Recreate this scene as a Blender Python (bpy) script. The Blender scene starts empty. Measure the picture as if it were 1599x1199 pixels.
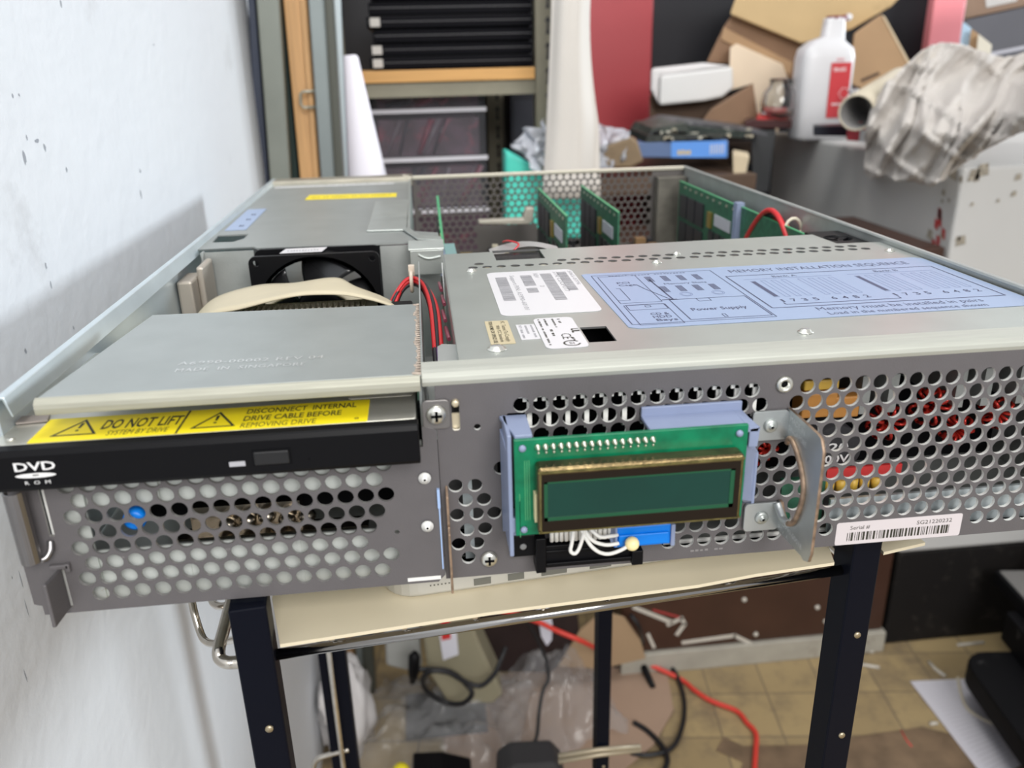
import bpy, bmesh, math, random
from mathutils import Vector, Matrix, noise
from mathutils.geometry import delaunay_2d_cdt

SC = bpy.context.scene
COL = SC.collection
RND = random.Random(7)

# ---------------------------------------------------------------- camera
RC = Matrix(((0.9934796925633236, -0.1116076697348577, -0.02327721032767907),
             (-0.06190978386677636, -0.35667515, -0.93217489),
             (0.09573546430583138, 0.9275379057, -0.36125912)))      # rows: right, down, forward
FPX = 1290.7486
CAM = Vector((0.15382126, -0.27986623, 0.19003342))
cd = bpy.data.cameras.new('camera')
cam = bpy.data.objects.new('camera', cd)
COL.objects.link(cam)
rx, ry, rz = Vector(RC[0]), Vector(RC[1]), Vector(RC[2])
cam.matrix_world = Matrix(((rx.x, -ry.x, -rz.x, CAM.x), (rx.y, -ry.y, -rz.y, CAM.y),
                           (rx.z, -ry.z, -rz.z, CAM.z), (0, 0, 0, 1)))
cd.sensor_width = 36
cd.lens = FPX / 1599 * 36
cd.clip_start = 0.01
cd.dof.use_dof = True
cd.dof.focus_distance = 0.39
cd.dof.aperture_fstop = 10.0
SC.camera = cam

# ---------------------------------------------------------------- world, windows, exposure
SC.view_settings.view_transform = 'Standard'
SC.view_settings.look = 'None'
SC.view_settings.gamma = 1
SC.view_settings.exposure = 0.35
SC.view_settings.use_curve_mapping = False
wd = bpy.data.worlds.new('daylight')
SC.world = wd
wd.use_nodes = True
bgn = wd.node_tree.nodes['Background']
bgn.inputs[0].default_value = (0.93, 0.93, 0.95, 1)
bgn.inputs[1].default_value = 0.47


def area_light(name, loc, target, sx, sy, watts, colr):
    l = bpy.data.lights.new(name, 'AREA')
    l.shape = 'RECTANGLE'
    l.size, l.size_y = sx, sy
    l.energy = watts
    l.color = colr
    o = bpy.data.objects.new(name, l)
    COL.objects.link(o)
    o.location = loc
    o.rotation_euler = (Vector(target) - Vector(loc)).to_track_quat('-Z', 'Y').to_euler()
    return o


area_light('overhead_fill', (0.20, 0.35, 1.85), (0.75, 1.0, -0.2), 0.7, 0.7, 14, (1.0, 0.98, 0.94))  # added fill from above to brighten the cabinet's left side
area_light('window_daylight', (0.75, -2.3, 1.5), (0.45, 0.7, 0.0), 1.5, 1.3, 60, (1.0, 0.98, 0.95))
area_light('side_window_daylight', (3.1, 1.55, 0.66), (0.0, 0.35, 0.08), 0.55, 0.45, 46, (0.86, 0.94, 1.0))


# ---------------------------------------------------------------- helpers
def at(u, v, x=None, y=None, z=None):
    """real-world point seen at a photo position on the plane x=, y= or z="""
    r = RC.transposed() @ Vector(((u - 799.5) / FPX, (v - 599.5) / FPX, 1.0))
    i, w = (0, x) if x is not None else (1, y) if y is not None else (2, z)
    return CAM + r * ((w - CAM[i]) / r[i])


MATS = {}


def mat(name, col, rough=0.5, metal=0.0, var=0.0, vscale=30, bump=0.0, bscale=200, spec=0.5, trans=0.0,
        alpha=1.0, emit=0.0, stain=None, sscale=8, slo=0.55, shi=0.7, coat=0.0, aniso=None, rvar=0.0, ior=1.45):
    if name in MATS:
        return MATS[name]
    m = bpy.data.materials.new(name)
    m.use_nodes = True
    nt = m.node_tree
    b = nt.nodes['Principled BSDF']
    b.inputs['Base Color'].default_value = (*col, 1)
    b.inputs['Roughness'].default_value = rough
    b.inputs['Metallic'].default_value = metal
    b.inputs['Specular IOR Level'].default_value = spec
    b.inputs['Transmission Weight'].default_value = trans
    b.inputs['Alpha'].default_value = alpha
    b.inputs['Coat Weight'].default_value = coat
    b.inputs['IOR'].default_value = ior
    if emit:
        b.inputs['Emission Color'].default_value = (*col, 1)
        b.inputs['Emission Strength'].default_value = emit
    tc = nt.nodes.new('ShaderNodeTexCoord')
    src = tc.outputs['Object']
    if aniso:
        mp = nt.nodes.new('ShaderNodeMapping')
        mp.inputs['Scale'].default_value = aniso
        nt.links.new(src, mp.inputs['Vector'])
        src = mp.outputs['Vector']
    colout = None
    if var:
        n = nt.nodes.new('ShaderNodeTexNoise')
        n.inputs['Scale'].default_value = vscale
        n.inputs['Detail'].default_value = 6
        nt.links.new(src, n.inputs['Vector'])
        r = nt.nodes.new('ShaderNodeValToRGB')
        r.color_ramp.elements[0].position = 0.3
        r.color_ramp.elements[1].position = 0.7
        r.color_ramp.elements[0].color = (*[max(0, c * (1 - var)) for c in col], 1)
        r.color_ramp.elements[1].color = (*[min(1, c * (1 + var)) for c in col], 1)
        nt.links.new(n.outputs['Fac'], r.inputs['Fac'])
        colout = r.outputs['Color']
        if rvar:
            mr = nt.nodes.new('ShaderNodeMapRange')
            mr.inputs['To Min'].default_value = max(0, rough - rvar)
            mr.inputs['To Max'].default_value = min(1, rough + rvar)
            nt.links.new(n.outputs['Fac'], mr.inputs['Value'])
            nt.links.new(mr.outputs['Result'], b.inputs['Roughness'])
    if stain:
        n2 = nt.nodes.new('ShaderNodeTexNoise')
        n2.inputs['Scale'].default_value = sscale
        n2.inputs['Detail'].default_value = 8
        n2.inputs['Roughness'].default_value = 0.65
        nt.links.new(src, n2.inputs['Vector'])
        r2 = nt.nodes.new('ShaderNodeValToRGB')
        r2.color_ramp.elements[0].position = slo
        r2.color_ramp.elements[1].position = shi
        r2.color_ramp.elements[0].color = (0, 0, 0, 1)
        nt.links.new(n2.outputs['Fac'], r2.inputs['Fac'])
        mx = nt.nodes.new('ShaderNodeMix')
        mx.data_type = 'RGBA'
        nt.links.new(r2.outputs['Color'], mx.inputs['Factor'])
        if colout:
            nt.links.new(colout, mx.inputs['A'])
        else:
            mx.inputs['A'].default_value = (*col, 1)
        mx.inputs['B'].default_value = (*stain, 1)
        colout = mx.outputs['Result']
    if colout:
        nt.links.new(colout, b.inputs['Base Color'])
    if bump:
        n3 = nt.nodes.new('ShaderNodeTexNoise')
        n3.inputs['Scale'].default_value = bscale
        n3.inputs['Detail'].default_value = 4
        nt.links.new(src, n3.inputs['Vector'])
        bp = nt.nodes.new('ShaderNodeBump')
        bp.inputs['Strength'].default_value = bump
        bp.inputs['Distance'].default_value = 0.002
        nt.links.new(n3.outputs['Fac'], bp.inputs['Height'])
        nt.links.new(bp.outputs['Normal'], b.inputs['Normal'])
    MATS[name] = m
    return m


class MB:
    """collects shapes (world coordinates) and builds ONE mesh object"""

    def __init__(s):
        s.v, s.f, s.m, s.sm = [], [], [], []

    def add(s, vs, fs, mi=0, smooth=False):
        k = len(s.v)
        s.v += [tuple(p) for p in vs]
        for f in fs:
            s.f.append([i + k for i in f])
            s.m.append(mi)
            s.sm.append(smooth)
        return s

    def hexa(s, p, mi=0):
        """8 corners: bottom ring (4), top ring (4)"""
        return s.add(p, [(3, 2, 1, 0), (4, 5, 6, 7), (0, 1, 5, 4), (1, 2, 6, 5), (2, 3, 7, 6), (3, 0, 4, 7)], mi)

    def box(s, x0, x1, y0, y1, z0, z1, mi=0, M=None):
        p = [Vector(q) for q in ((x0, y0, z0), (x1, y0, z0), (x1, y1, z0), (x0, y1, z0),
                                 (x0, y0, z1), (x1, y0, z1), (x1, y1, z1), (x0, y1, z1))]
        if M is not None:
            p = [M @ q for q in p]
        return s.hexa(p, mi)

    def prism(s, ring, d, mi=0, mside=None):
        """polygon ring (3D points) extruded by vector d"""
        n = len(ring)
        d = Vector(d)
        a = [Vector(p) for p in ring]
        b = [p + d for p in a]
        s.add(a + b, [list(range(n)), list(range(2 * n - 1, n - 1, -1))], mi)
        return s.add(a + b, [(i, (i + 1) % n, n + (i + 1) % n, n + i) for i in range(n)], mi if mside is None else mside)

    def cyl(s, p0, p1, r, r1=None, n=16, mi=0, caps=True, smooth=True):
        return s.tube([p0, p1], r, n, mi, caps, [r, r if r1 is None else r1], smooth)

    def tube(s, path, r, n=10, mi=0, caps=True, radii=None, smooth=True, closed=False):
        P = [Vector(p) for p in path]
        vs = []
        up = None
        for i, p in enumerate(P):
            t = (P[min(i + 1, len(P) - 1)] - P[max(i - 1, 0)])
            if t.length < 1e-9:
                t = Vector((0, 0, 1))
            t.normalize()
            if up is None:
                up = t.orthogonal().normalized()
            else:
                up = (up - t * up.dot(t))
                up = up.normalized() if up.length > 1e-6 else t.orthogonal().normalized()
            w = t.cross(up)
            rr = radii[i] if radii else r
            for k in range(n):
                a = 2 * math.pi * k / n
                vs.append(p + (up * math.cos(a) + w * math.sin(a)) * rr)
        L = len(P)
        fs = [(i * n + k, i * n + (k + 1) % n, (i + 1) * n + (k + 1) % n, (i + 1) * n + k) for i in range(L - 1) for k in range(n)]
        s.add(vs, fs, mi, smooth)
        if caps:
            s.add(vs[:n], [list(range(n - 1, -1, -1))], mi)
            s.add(vs[-n:], [list(range(n))], mi)
        return s

    def lathe(s, c, prof, n=20, mi=0, axis='z', smooth=True, caps=True):
        """profile of (radius, height) about an axis"""
        c = Vector(c)
        vs = []
        for r, h in prof:
            for k in range(n):
                a = 2 * math.pi * k / n
                q = (math.cos(a) * r, math.sin(a) * r, h)
                if axis == 'y':
                    q = (q[0], h, q[1])
                if axis == 'x':
                    q = (h, q[0], q[1])
                vs.append(c + Vector(q))
        L = len(prof)
        fs = [(i * n + k, i * n + (k + 1) % n, (i + 1) * n + (k + 1) % n, (i + 1) * n + k) for i in range(L - 1) for k in range(n)]
        s.add(vs, fs, mi, smooth)
        if caps:
            s.add(vs[:n], [list(range(n - 1, -1, -1))], mi)
            s.add(vs[-n:], [list(range(n))], mi)
        return s

    def ball(s, c, r, mi=0, n=14, sc=(1, 1, 1)):
        prof = [(max(1e-5, math.sin(math.pi * i / n)) * r, -math.cos(math.pi * i / n) * r) for i in range(n + 1)]
        k = len(s.v)
        s.lathe((0, 0, 0), prof, n * 2, mi)
        c = Vector(c)
        for i in range(k, len(s.v)):
            q = s.v[i]
            s.v[i] = (c.x + q[0] * sc[0], c.y + q[1] * sc[1], c.z + q[2] * sc[2])
        return s

    def grid(s, fn, nu, nv, mi=0, smooth=True):
        vs = [fn(i / nu, j / nv) for j in range(nv + 1) for i in range(nu + 1)]
        fs = [(j * (nu + 1) + i, j * (nu + 1) + i + 1, (j + 1) * (nu + 1) + i + 1, (j + 1) * (nu + 1) + i) for j in range(nv) for i in range(nu)]
        return s.add(vs, fs, mi, smooth)

    def plate(s, outer, holes, frame, th, mi=0, mside=None):
        """flat sheet with real holes; frame(a, b, d) -> point, d from 0 (face) to th (back)"""
        loops = [outer] + holes
        vs, es = [], []
        for lp in loops:
            k = len(vs)
            vs += [Vector((a, b)) for a, b in lp]
            es += [(k + i, k + (i + 1) % len(lp)) for i in range(len(lp))]
        cv, _, cf, _, _, _ = delaunay_2d_cdt(vs, es, [], 1, 1e-7)
        info = []
        for h in holes:
            cx = sum(p[0] for p in h) / len(h)
            cy = sum(p[1] for p in h) / len(h)
            info.append((cx, cy, max(math.hypot(p[0] - cx, p[1] - cy) for p in h), h))

        def inside(x, y, h):
            c = False
            for i in range(len(h)):
                x1, y1 = h[i]
                x2, y2 = h[i - 1]
                if (y1 > y) != (y2 > y) and x < (x2 - x1) * (y - y1) / (y2 - y1) + x1:
                    c = not c
            return c
        keep = []
        for f in cf:
            x = sum(cv[i].x for i in f) / len(f)
            y = sum(cv[i].y for i in f) / len(f)
            if any(math.hypot(x - a, y - b) < r and inside(x, y, h) for a, b, r, h in info):
                continue
            if not inside(x, y, outer):
                continue
            keep.append(list(f))
        s.add([frame(p.x, p.y, 0) for p in cv], keep, mi)
        s.add([frame(p.x, p.y, th) for p in cv], [f[::-1] for f in keep], mi)
        for lp in loops:
            n = len(lp)
            q = [frame(a, b, 0) for a, b in lp] + [frame(a, b, th) for a, b in lp]
            s.add(q, [(i, (i + 1) % n, n + (i + 1) % n, n + i) for i in range(n)], mi if mside is None else mside, len(lp) > 8)
        return s

    def text(s, body, o, xd, yd, h, width=None, align='L', mi=0, bold=0.0, sp=1.0):
        """lettering of cap height h laid flat from o along xd with glyph-up yd"""
        cu = bpy.data.curves.new('t', 'FONT')
        cu.body = body
        cu.size = 1
        cu.offset = bold
        cu.resolution_u = 2
        cu.space_character = sp
        ob = bpy.data.objects.new('t', cu)
        COL.objects.link(ob)
        dg = bpy.context.evaluated_depsgraph_get()
        me = bpy.data.meshes.new_from_object(ob.evaluated_get(dg))
        vs = [v.co.copy() for v in me.vertices]
        fs = [list(p.vertices) for p in me.polygons]
        bpy.data.objects.remove(ob)
        bpy.data.curves.remove(cu)
        bpy.data.meshes.remove(me)
        if not vs:
            return s
        x0 = min(v.x for v in vs)
        x1 = max(v.x for v in vs)
        ky = h / 0.70
        kx = (width / (x1 - x0)) if width else ky
        off = {'L': x0, 'C': (x0 + x1) / 2, 'R': x1}[align]
        o, xd, yd = Vector(o), Vector(xd).normalized(), Vector(yd).normalized()
        return s.add([o + xd * ((v.x - off) * kx) + yd * (v.y * ky) for v in vs], fs, mi)

    def marks(s, n_, o, xd, yd, h, width, seed=1, mi=0):
        """a line of print too small to read in the photo: short irregular strokes"""
        r = random.Random(seed)
        o, xd, yd = Vector(o), Vector(xd).normalized(), Vector(yd).normalized()
        st = width / n_
        for i in range(n_):
            if r.random() < .14:
                continue
            a, b = st * i, st * (i + r.uniform(.55, .8))
            t = h * r.uniform(.75, 1)
            s.add([o + xd * a, o + xd * b, o + xd * b + yd * t, o + xd * a + yd * t], [(0, 1, 2, 3)], mi)
        return s

    def build(s, name, mats, parent=None, bevel=0.0, seg=2, recalc=True, auto=35):
        me = bpy.data.meshes.new(name)
        me.from_pydata(s.v, [], s.f)
        if not isinstance(mats, (list, tuple)):
            mats = [mats]
        for m in mats:
            me.materials.append(m)
        me.polygons.foreach_set('material_index', s.m)
        me.polygons.foreach_set('use_smooth', s.sm)
        if recalc:
            b = bmesh.new()
            b.from_mesh(me)
            bmesh.ops.remove_doubles(b, verts=b.verts, dist=1e-6)
            bmesh.ops.recalc_face_normals(b, faces=b.faces)
            b.to_mesh(me)
            b.free()
        me.update()
        o = bpy.data.objects.new(name, me)
        COL.objects.link(o)
        if bevel:
            md = o.modifiers.new('edge', 'BEVEL')
            md.width = bevel
            md.segments = seg
            md.limit_method = 'ANGLE'
            md.angle_limit = math.radians(auto)
        if parent is not None:
            o.parent = parent
            r = parent
            if r.type == 'EMPTY':
                o.matrix_parent_inverse = Matrix.Translation(-Vector(r.location))
        return o


def thing(name, label, cat, loc=(0, 0, 0), group=None):
    o = bpy.data.objects.new(name, None)
    o.empty_display_size = 0.02
    o.location = loc
    COL.objects.link(o)
    o['label'] = label
    o['category'] = cat
    if group:
        o['group'] = group
    return o


def tag(o, label=None, cat=None, group=None, kind=None):
    if label:
        o['label'] = label
    if cat:
        o['category'] = cat
    if group:
        o['group'] = group
    if kind:
        o['kind'] = kind
    return o


def one(mb, name, mats, label, cat, group=None, kind=None, **k):
    return tag(mb.build(name, mats, None, **k), label, cat, group, kind)


def struct(mb, name, mats, **k):
    return tag(mb.build(name, mats, None, **k), kind='structure')


def circ(cx, cy, r, n=18, sx=1.0, sy=1.0):
    return [(cx + math.cos(2 * math.pi * i / n) * r * sx, cy + math.sin(2 * math.pi * i / n) * r * sy) for i in range(n)]


def rrect(x0, x1, y0, y1, r, n=4):
    out = []
    for cx, cy, a0 in ((x1 - r, y1 - r, 0), (x0 + r, y1 - r, 90), (x0 + r, y0 + r, 180), (x1 - r, y0 + r, 270)):
        for i in range(n + 1):
            a = math.radians(a0 + 90 * i / n)
            out.append((cx + r * math.cos(a), cy + r * math.sin(a)))
    return out


def smooth_path(pts, k=8):
    P = [Vector(p) for p in pts]
    out = []
    for i in range(len(P) - 1):
        p0, p1, p2, p3 = P[max(i - 1, 0)], P[i], P[i + 1], P[min(i + 2, len(P) - 1)]
        for j in range(k):
            t = j / k
            out.append(0.5 * ((2 * p1) + (p2 - p0) * t + (2 * p0 - 5 * p1 + 4 * p2 - p3) * t * t + (3 * p1 - p0 - 3 * p2 + p3) * t ** 3))
    out.append(P[-1])
    return out


mm = 0.001
FR = lambda a, b, d: (a, d, b)                 # front plane: a=x, b=z, depth towards the back
X, Y, Z = (1, 0, 0), (0, 1, 0), (0, 0, 1)

# ---------------------------------------------------------------- materials
GALV = mat('galvanized_steel', (0.48, 0.51, 0.49), 0.36, 0.65, 0.06, 60, 0.05, 900, rvar=0.05)
GALVD = mat('dull_galvanized_steel', (0.42, 0.44, 0.43), 0.45, 0.6, 0.10, 45, 0.05, 700)
BRIGHT = mat('bright_steel', (0.72, 0.72, 0.66), 0.28, 0.9, 0.05, 120)
PALE = mat('pale_bare_steel', (0.88, 0.88, 0.85), 0.40, 0.2)
LIGHTBLUE = mat('blue_lit_steel', (0.62, 0.70, 0.74), 0.35, 0.7, 0.05, 50)  # blue light on the left wall's inner face put into the colour
GREY = mat('taupe_grey_paint', (0.125, 0.117, 0.121), 0.42, 0.15, 0.04, 90, 0.12, 1800, stain=(0.30, 0.28, 0.27), sscale=160, slo=0.70, shi=0.74)
BLACKP = mat('black_plastic', (0.0035, 0.0035, 0.0045), 0.40, 0, 0, spec=0.18, bump=0.03, bscale=2500)
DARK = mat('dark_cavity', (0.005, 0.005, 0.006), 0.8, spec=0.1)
PCB = mat('green_circuit_board', (0.0, 0.16, 0.07), 0.35, 0, 0.25, 160, 0.05, 800)
PCBD = mat('dark_green_board', (0.03, 0.12, 0.07), 0.45, 0, 0.3, 200)
CHIP = mat('chip_black', (0.03, 0.03, 0.035), 0.4)
SOLDER = mat('solder', (0.75, 0.73, 0.62), 0.3, 0.9)
BRONZE = mat('bronze_lcd_frame', (0.16, 0.12, 0.06), 0.24, 0.95, 0.5, 90, 0.08, 700)
LCDG = mat('lcd_glass', (0.001, 0.038, 0.026), 0.10, 0, 0.12, 25, spec=0.6)
BLUEGREY = mat('periwinkle_plastic', (0.24, 0.285, 0.42), 0.4, 0, 0.03, 100)
BLUE = mat('bright_blue_plastic', (0.0, 0.20, 0.75), 0.38)
AMBER = mat('cream_led_dome', (0.95, 0.80, 0.42), 0.3)
WHITEW = mat('white_wire_jacket', (0.75, 0.74, 0.70), 0.45)
YEL = mat('yellow_label', (0.84, 0.68, 0.01), 0.45)
INK = mat('black_ink', (0.03, 0.03, 0.02), 0.5)
INKG = mat('grey_ink', (0.28, 0.28, 0.30), 0.5)
WLAB = mat('white_label', (0.62, 0.61, 0.63), 0.35)
TANL = mat('tan_label', (0.50, 0.43, 0.28), 0.45)
BLAB = mat('pale_blue_label', (0.28, 0.355, 0.51), 0.38)
BINK = mat('navy_ink', (0.06, 0.07, 0.13), 0.5)
WINK = mat('white_ink', (0.80, 0.80, 0.80), 0.5)
CREAM = mat('cream_ribbon', (0.52, 0.46, 0.33), 0.5, 0, 0.04, 60)
REDW = mat('red_wire_jacket', (0.55, 0.02, 0.025), 0.35)
PURW = mat('purple_wire_jacket', (0.10, 0.04, 0.16), 0.35)
BLKW = mat('black_wire_jacket', (0.015, 0.015, 0.02), 0.4)
RUST = mat('rusty_steel', (0.34, 0.24, 0.17), 0.5, 0.6, 0.4, 300)
CHROME = mat('chrome_wire', (0.62, 0.58, 0.52), 0.16, 1.0, 0.15, 120)
GOLD = mat('brass_contact', (0.70, 0.50, 0.15), 0.3, 0.9)
ORANGE = mat('orange_capacitor', (0.55, 0.25, 0.06), 0.4)
COPPER = mat('red_enamel_coil', (0.45, 0.03, 0.02), 0.22, 0.5)
YTAPE = mat('yellow_tape', (0.75, 0.48, 0.08), 0.35)
REDP = mat('red_plastic', (0.62, 0.04, 0.04), 0.35)

# ================================================================ SETTING
wallm = mat('white_plaster', (0.72, 0.745, 0.78), 0.62, 0, 0.03, 3, 0.35, 60, stain=(0.46, 0.46, 0.47), sscale=9, slo=0.62, shi=0.85)
struct(MB().box(-0.16, -0.06, -1.2, 2.5, -0.85, 1.6), 'wall_left', wallm)

m = MB()
for u, v, a, b in ((219, 267, .0035, .004), (220, 303, .003, .009), (80, 445, .0015, .006), (40, 548, .0025, .004), (155, 590, .001, .002), (58, 220, .006, .003), (38, 245, .004, .010),
                   (20, 150, .002, .003), (30, 148, .002, .002), (104, 265, .003, .004), (95, 5, .003, .006), (115, 512, .0015, .003), (72, 415, .002, .005), (240, 70, .003, .002),
                   (70, 230, .003, .006), (42, 215, .002, .004), (40, 1055, .0012, .010), (33, 905, .001, .012), (42, 950, .001, .014), (19, 902, .001, .002), (372, 1040, .003, .004)):
    c = at(u, v, x=-0.0598)
    k = len(m.v)
    n = 9
    r_ = random.Random(u)
    a, b = a * .5, b * .45
    m.add([(c.x, c.y + a * math.cos(2 * math.pi * i / n) * r_.uniform(.6, 1.2), c.z + b * math.sin(2 * math.pi * i / n) * r_.uniform(.6, 1.2)) for i in range(n)], [list(range(n))])
tag(m.build('trim_3', mat('wall_scuff', (0.34, 0.36, 0.40), 0.7, alpha=0.7), None, recalc=False), kind='structure')

fm = mat('ochre_floor', (0.42, 0.32, 0.17), 0.5)
nt = fm.node_tree
b_ = nt.nodes['Principled BSDF']
tc = nt.nodes.new('ShaderNodeTexCoord')
mp = nt.nodes.new('ShaderNodeMapping')
mp.inputs['Rotation'].default_value = (0, 0, 0.12)
br = nt.nodes.new('ShaderNodeTexBrick')
br.offset = 0
br.inputs['Scale'].default_value = 1
br.inputs['Brick Width'].default_value = 0.1
br.inputs['Row Height'].default_value = 0.1
br.inputs['Mortar Size'].default_value = 0.0022
br.inputs['Mortar Smooth'].default_value = 0.6
br.inputs['Color1'].default_value = (0.38, 0.285, 0.145, 1)
br.inputs['Color2'].default_value = (0.31, 0.23, 0.12, 1)
br.inputs['Mortar'].default_value = (0.19, 0.145, 0.09, 1)
nz = nt.nodes.new('ShaderNodeTexNoise')
nz.inputs['Scale'].default_value = 9
nz.inputs['Detail'].default_value = 9
nz.inputs['Roughness'].default_value = 0.7
cr = nt.nodes.new('ShaderNodeValToRGB')
cr.color_ramp.elements[0].position = 0.47
cr.color_ramp.elements[1].position = 0.72
cr.color_ramp.elements[0].color = (0, 0, 0, 1)
mx = nt.nodes.new('ShaderNodeMix')
mx.data_type = 'RGBA'
mx.inputs['B'].default_value = (0.15, 0.115, 0.08, 1)
nt.links.new(tc.outputs['Object'], mp.inputs['Vector'])
nt.links.new(mp.outputs['Vector'], br.inputs['Vector'])
nt.links.new(tc.outputs['Object'], nz.inputs['Vector'])
nt.links.new(nz.outputs['Fac'], cr.inputs['Fac'])
nt.links.new(cr.outputs['Color'], mx.inputs['Factor'])
nt.links.new(br.outputs['Color'], mx.inputs['A'])
nt.links.new(mx.outputs['Result'], b_.inputs['Base Color'])
struct(MB().box(-0.16, 3.0, -1.2, 2.5, -0.90, -0.85), 'floor', fm)

darkm = mat('black_painted_board', (0.009, 0.009, 0.013), 0.6, 0, 0.15, 6)
struct(MB().box(-0.16, 3.0, 1.93, 2.2, -0.85, 0.62), 'wall_back', darkm)
struct(MB().box(-0.16, 3.0, 2.1, 2.2, 0.62, 1.9), 'wall_back_upper', mat('upper_plaster', (0.62, 0.62, 0.60), 0.6, 0, 0.04, 3))
redm = mat('red_painted_pillar', (0.42, 0.055, 0.065), 0.38, 0, 0.04, 5, stain=(0.30, 0.25, 0.26), sscale=22, slo=0.74, shi=0.80)
lit_redm = mat('lit_red_pillar', (0.90, 0.30, 0.33), 0.38, 0, 0.03, 5)  # a red pillar too; its stronger light is put into the colour
struct(MB().box(0.585, 0.752, 1.9, 1.929, -0.85, 1.6), 'trim_1', redm, bevel=0.003)
struct(MB().box(1.484, 1.572, 1.9, 1.929, -0.85, 1.6), 'trim_2', lit_redm, bevel=0.003)

# ================================================================ RACK SERVER
srv = thing('rack_server', 'opened low grey rack server with perforated front resting on the silver laptop', 'server', (0.215, 0, 0))

# tray, side walls, rear panel
m = MB()
m.box(0.004, 0.433, 0.004, 0.60, 0.0, 0.0012)
m.build('bottom_tray', GALVD, srv)
m = MB()   # left wall: folded channel
m.hexa([(0.003, 0.0, 0.002), (0.0045, 0.0, 0.002), (0.0065, 0.597, 0.002), (0.005, 0.597, 0.002),
        (0.003, 0.0, 0.086), (0.0045, 0.0, 0.086), (0.0065, 0.597, 0.086), (0.005, 0.597, 0.086)])
m.build('side_wall', LIGHTBLUE, srv)
m = MB()
ring = [(0.003, 0.002, 0.0865), (0.0045, 0.002, 0.0872), (0.0068, 0.002, 0.0868), (0.0085, 0.002, 0.0795), (0.0078, 0.002, 0.0795), (0.0060, 0.002, 0.0860), (0.0035, 0.002, 0.0858)]
m.prism(ring, (0.0025, 0.595, 0), 0)
m.build('side_rail', LIGHTBLUE, srv, bevel=0.0003)
m = MB()   # right wall
m.hexa([(0.4325, 0.0, 0.0), (0.434, 0.0, 0.0), (0.4285, 0.577, 0.0), (0.427, 0.577, 0.0),
        (0.4325, 0.0, 0.086), (0.434, 0.0, 0.086), (0.4285, 0.577, 0.086), (0.427, 0.577, 0.086)])
m.prism([(0.4315, 0, 0.0858), (0.4320, 0, 0.0872), (0.4345, 0, 0.0872), (0.4350, 0, 0.0858)], (-0.0055, 0.577, 0))
m.prism([(0.4355, 0.0, 0.060), (0.4355, 0.0, 0.078), (0.437, 0.0, 0.078), (0.437, 0.0, 0.060)], (-0.0055, 0.577, 0))
m.build('side_wall', GALVD, srv, bevel=0.0003)

# rear perforated panel
holes = []
r = 0
z = 0.0805
while z > 0.008:
    x = 0.153 + (0.0036 if r % 2 else 0)
    while x < 0.392:
        if not (0.209 < x < 0.272 and z < 0.034):
            holes.append(circ(x, z, 0.0031, 10))
        x += 0.0072
    z -= 0.0062
    r += 1
m = MB()
m.plate([(0.1465, 0.0), (0.427, 0.0), (0.427, 0.085), (0.1465, 0.085)], holes, lambda a, b, d: (a, 0.5755 + d, b), 0.0009)
m.build('rear_panel', mat('dark_taupe_steel', (0.12, 0.11, 0.105), 0.5, 0.4), srv)
m = MB()
m.prism([(0.1465, 0.5735, 0.0835), (0.1465, 0.5735, 0.0872), (0.1465, 0.5785, 0.0872), (0.1465, 0.5785, 0.0835)], (0.2805, 0, 0))
m.build('rear_top_rail', mat('warm_pale_steel', (0.60, 0.57, 0.48), 0.4, 0.7), srv, bevel=0.0006)
m = MB()   # stepped bracket in front of the rear panel
y0 = 0.50
P = lambda u, v: at(u, v, y=y0)
m.prism([P(748, 350), P(748, 345), P(818, 342), P(822, 326), P(834, 325), P(832, 345), P(826, 350)], (0, 0.012, 0))
MB().box(0.396, 0.426, 0.560, 0.5745, 0.005, 0.078).build('corner_bracket', mat('dusty_corner_steel', (0.15, 0.14, 0.12), 0.5, 0.4, 0.3, 60), srv, bevel=0.0006)
m.build('slot_bracket', mat('dusty_beige_steel', (0.45, 0.42, 0.36), 0.5, 0.5, 0.15, 80), srv, bevel=0.0006)

# ---- front panel (right portion) with real holes
holes = []
zr = [72.5, 66.1, 59.8, 53.4, 46.9, 40.5, 34.2, 28.0, 21.6, 15.1, 8.3]
for k, zz in enumerate(zr):
    off = 186.0 if k % 2 == 0 else 189.7
    x = off
    i = 0
    while x < 436:
        use = False
        if k == 0:
            use = x < 280 or x > 296
        elif k == 1:
            use = x < 284 or x > 291
        elif k == 2:
            use = (x > 183 and x < 276) or x > 295
        else:
            if x > 276.5:
                use = not (x < 294 and (zz < 22 or k == 3))
            if k >= 9 and 244 < x < 294:
                use = True
            if k == 10 and 294 < x:
                use = (x < 314) or x > 372
        if k == 10 and 314 < x < 372:
            use = False
        if use and x < 431:
            holes.append(circ(x * mm, zz * mm, 0.00305, 16))
        x += 7.35
for xx, zz in ((160.2, 41), (167.6, 40.6), (163.8, 34.6), (170.8, 34.3), (160.2, 28.3), (167.8, 28.2), (174.6, 28.0), (163.8, 21.4), (170.8, 21.4), (160.2, 15.3), (167.5, 15.1), (163.8, 8.8), (177.7, 47.2)):
    holes.append(circ(xx * mm, zz * mm, 0.0028, 16))
holes.append(circ(0.1694, 0.0648, 0.0013, 12))
holes.append(circ(0.1867, 0.0665 - 0.0045, 0.0, 3) if False else rrect(0.1805, 0.1875, 0.0655, 0.0695, 0.0004, 1))
holes.append(rrect(0.1602, 0.1631, 0.0640, 0.0765, 0.0008, 2))
m = MB()
m.plate([(0.1545, 0.0), (0.434, 0.0), (0.434, 0.0822), (0.1545, 0.0822)], holes, FR, 0.0014, 0, 1)
panel = m.build('front_panel', [GREY, PALE], srv, recalc=False)
m = MB()   # bare steel top fold of the panel
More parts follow.
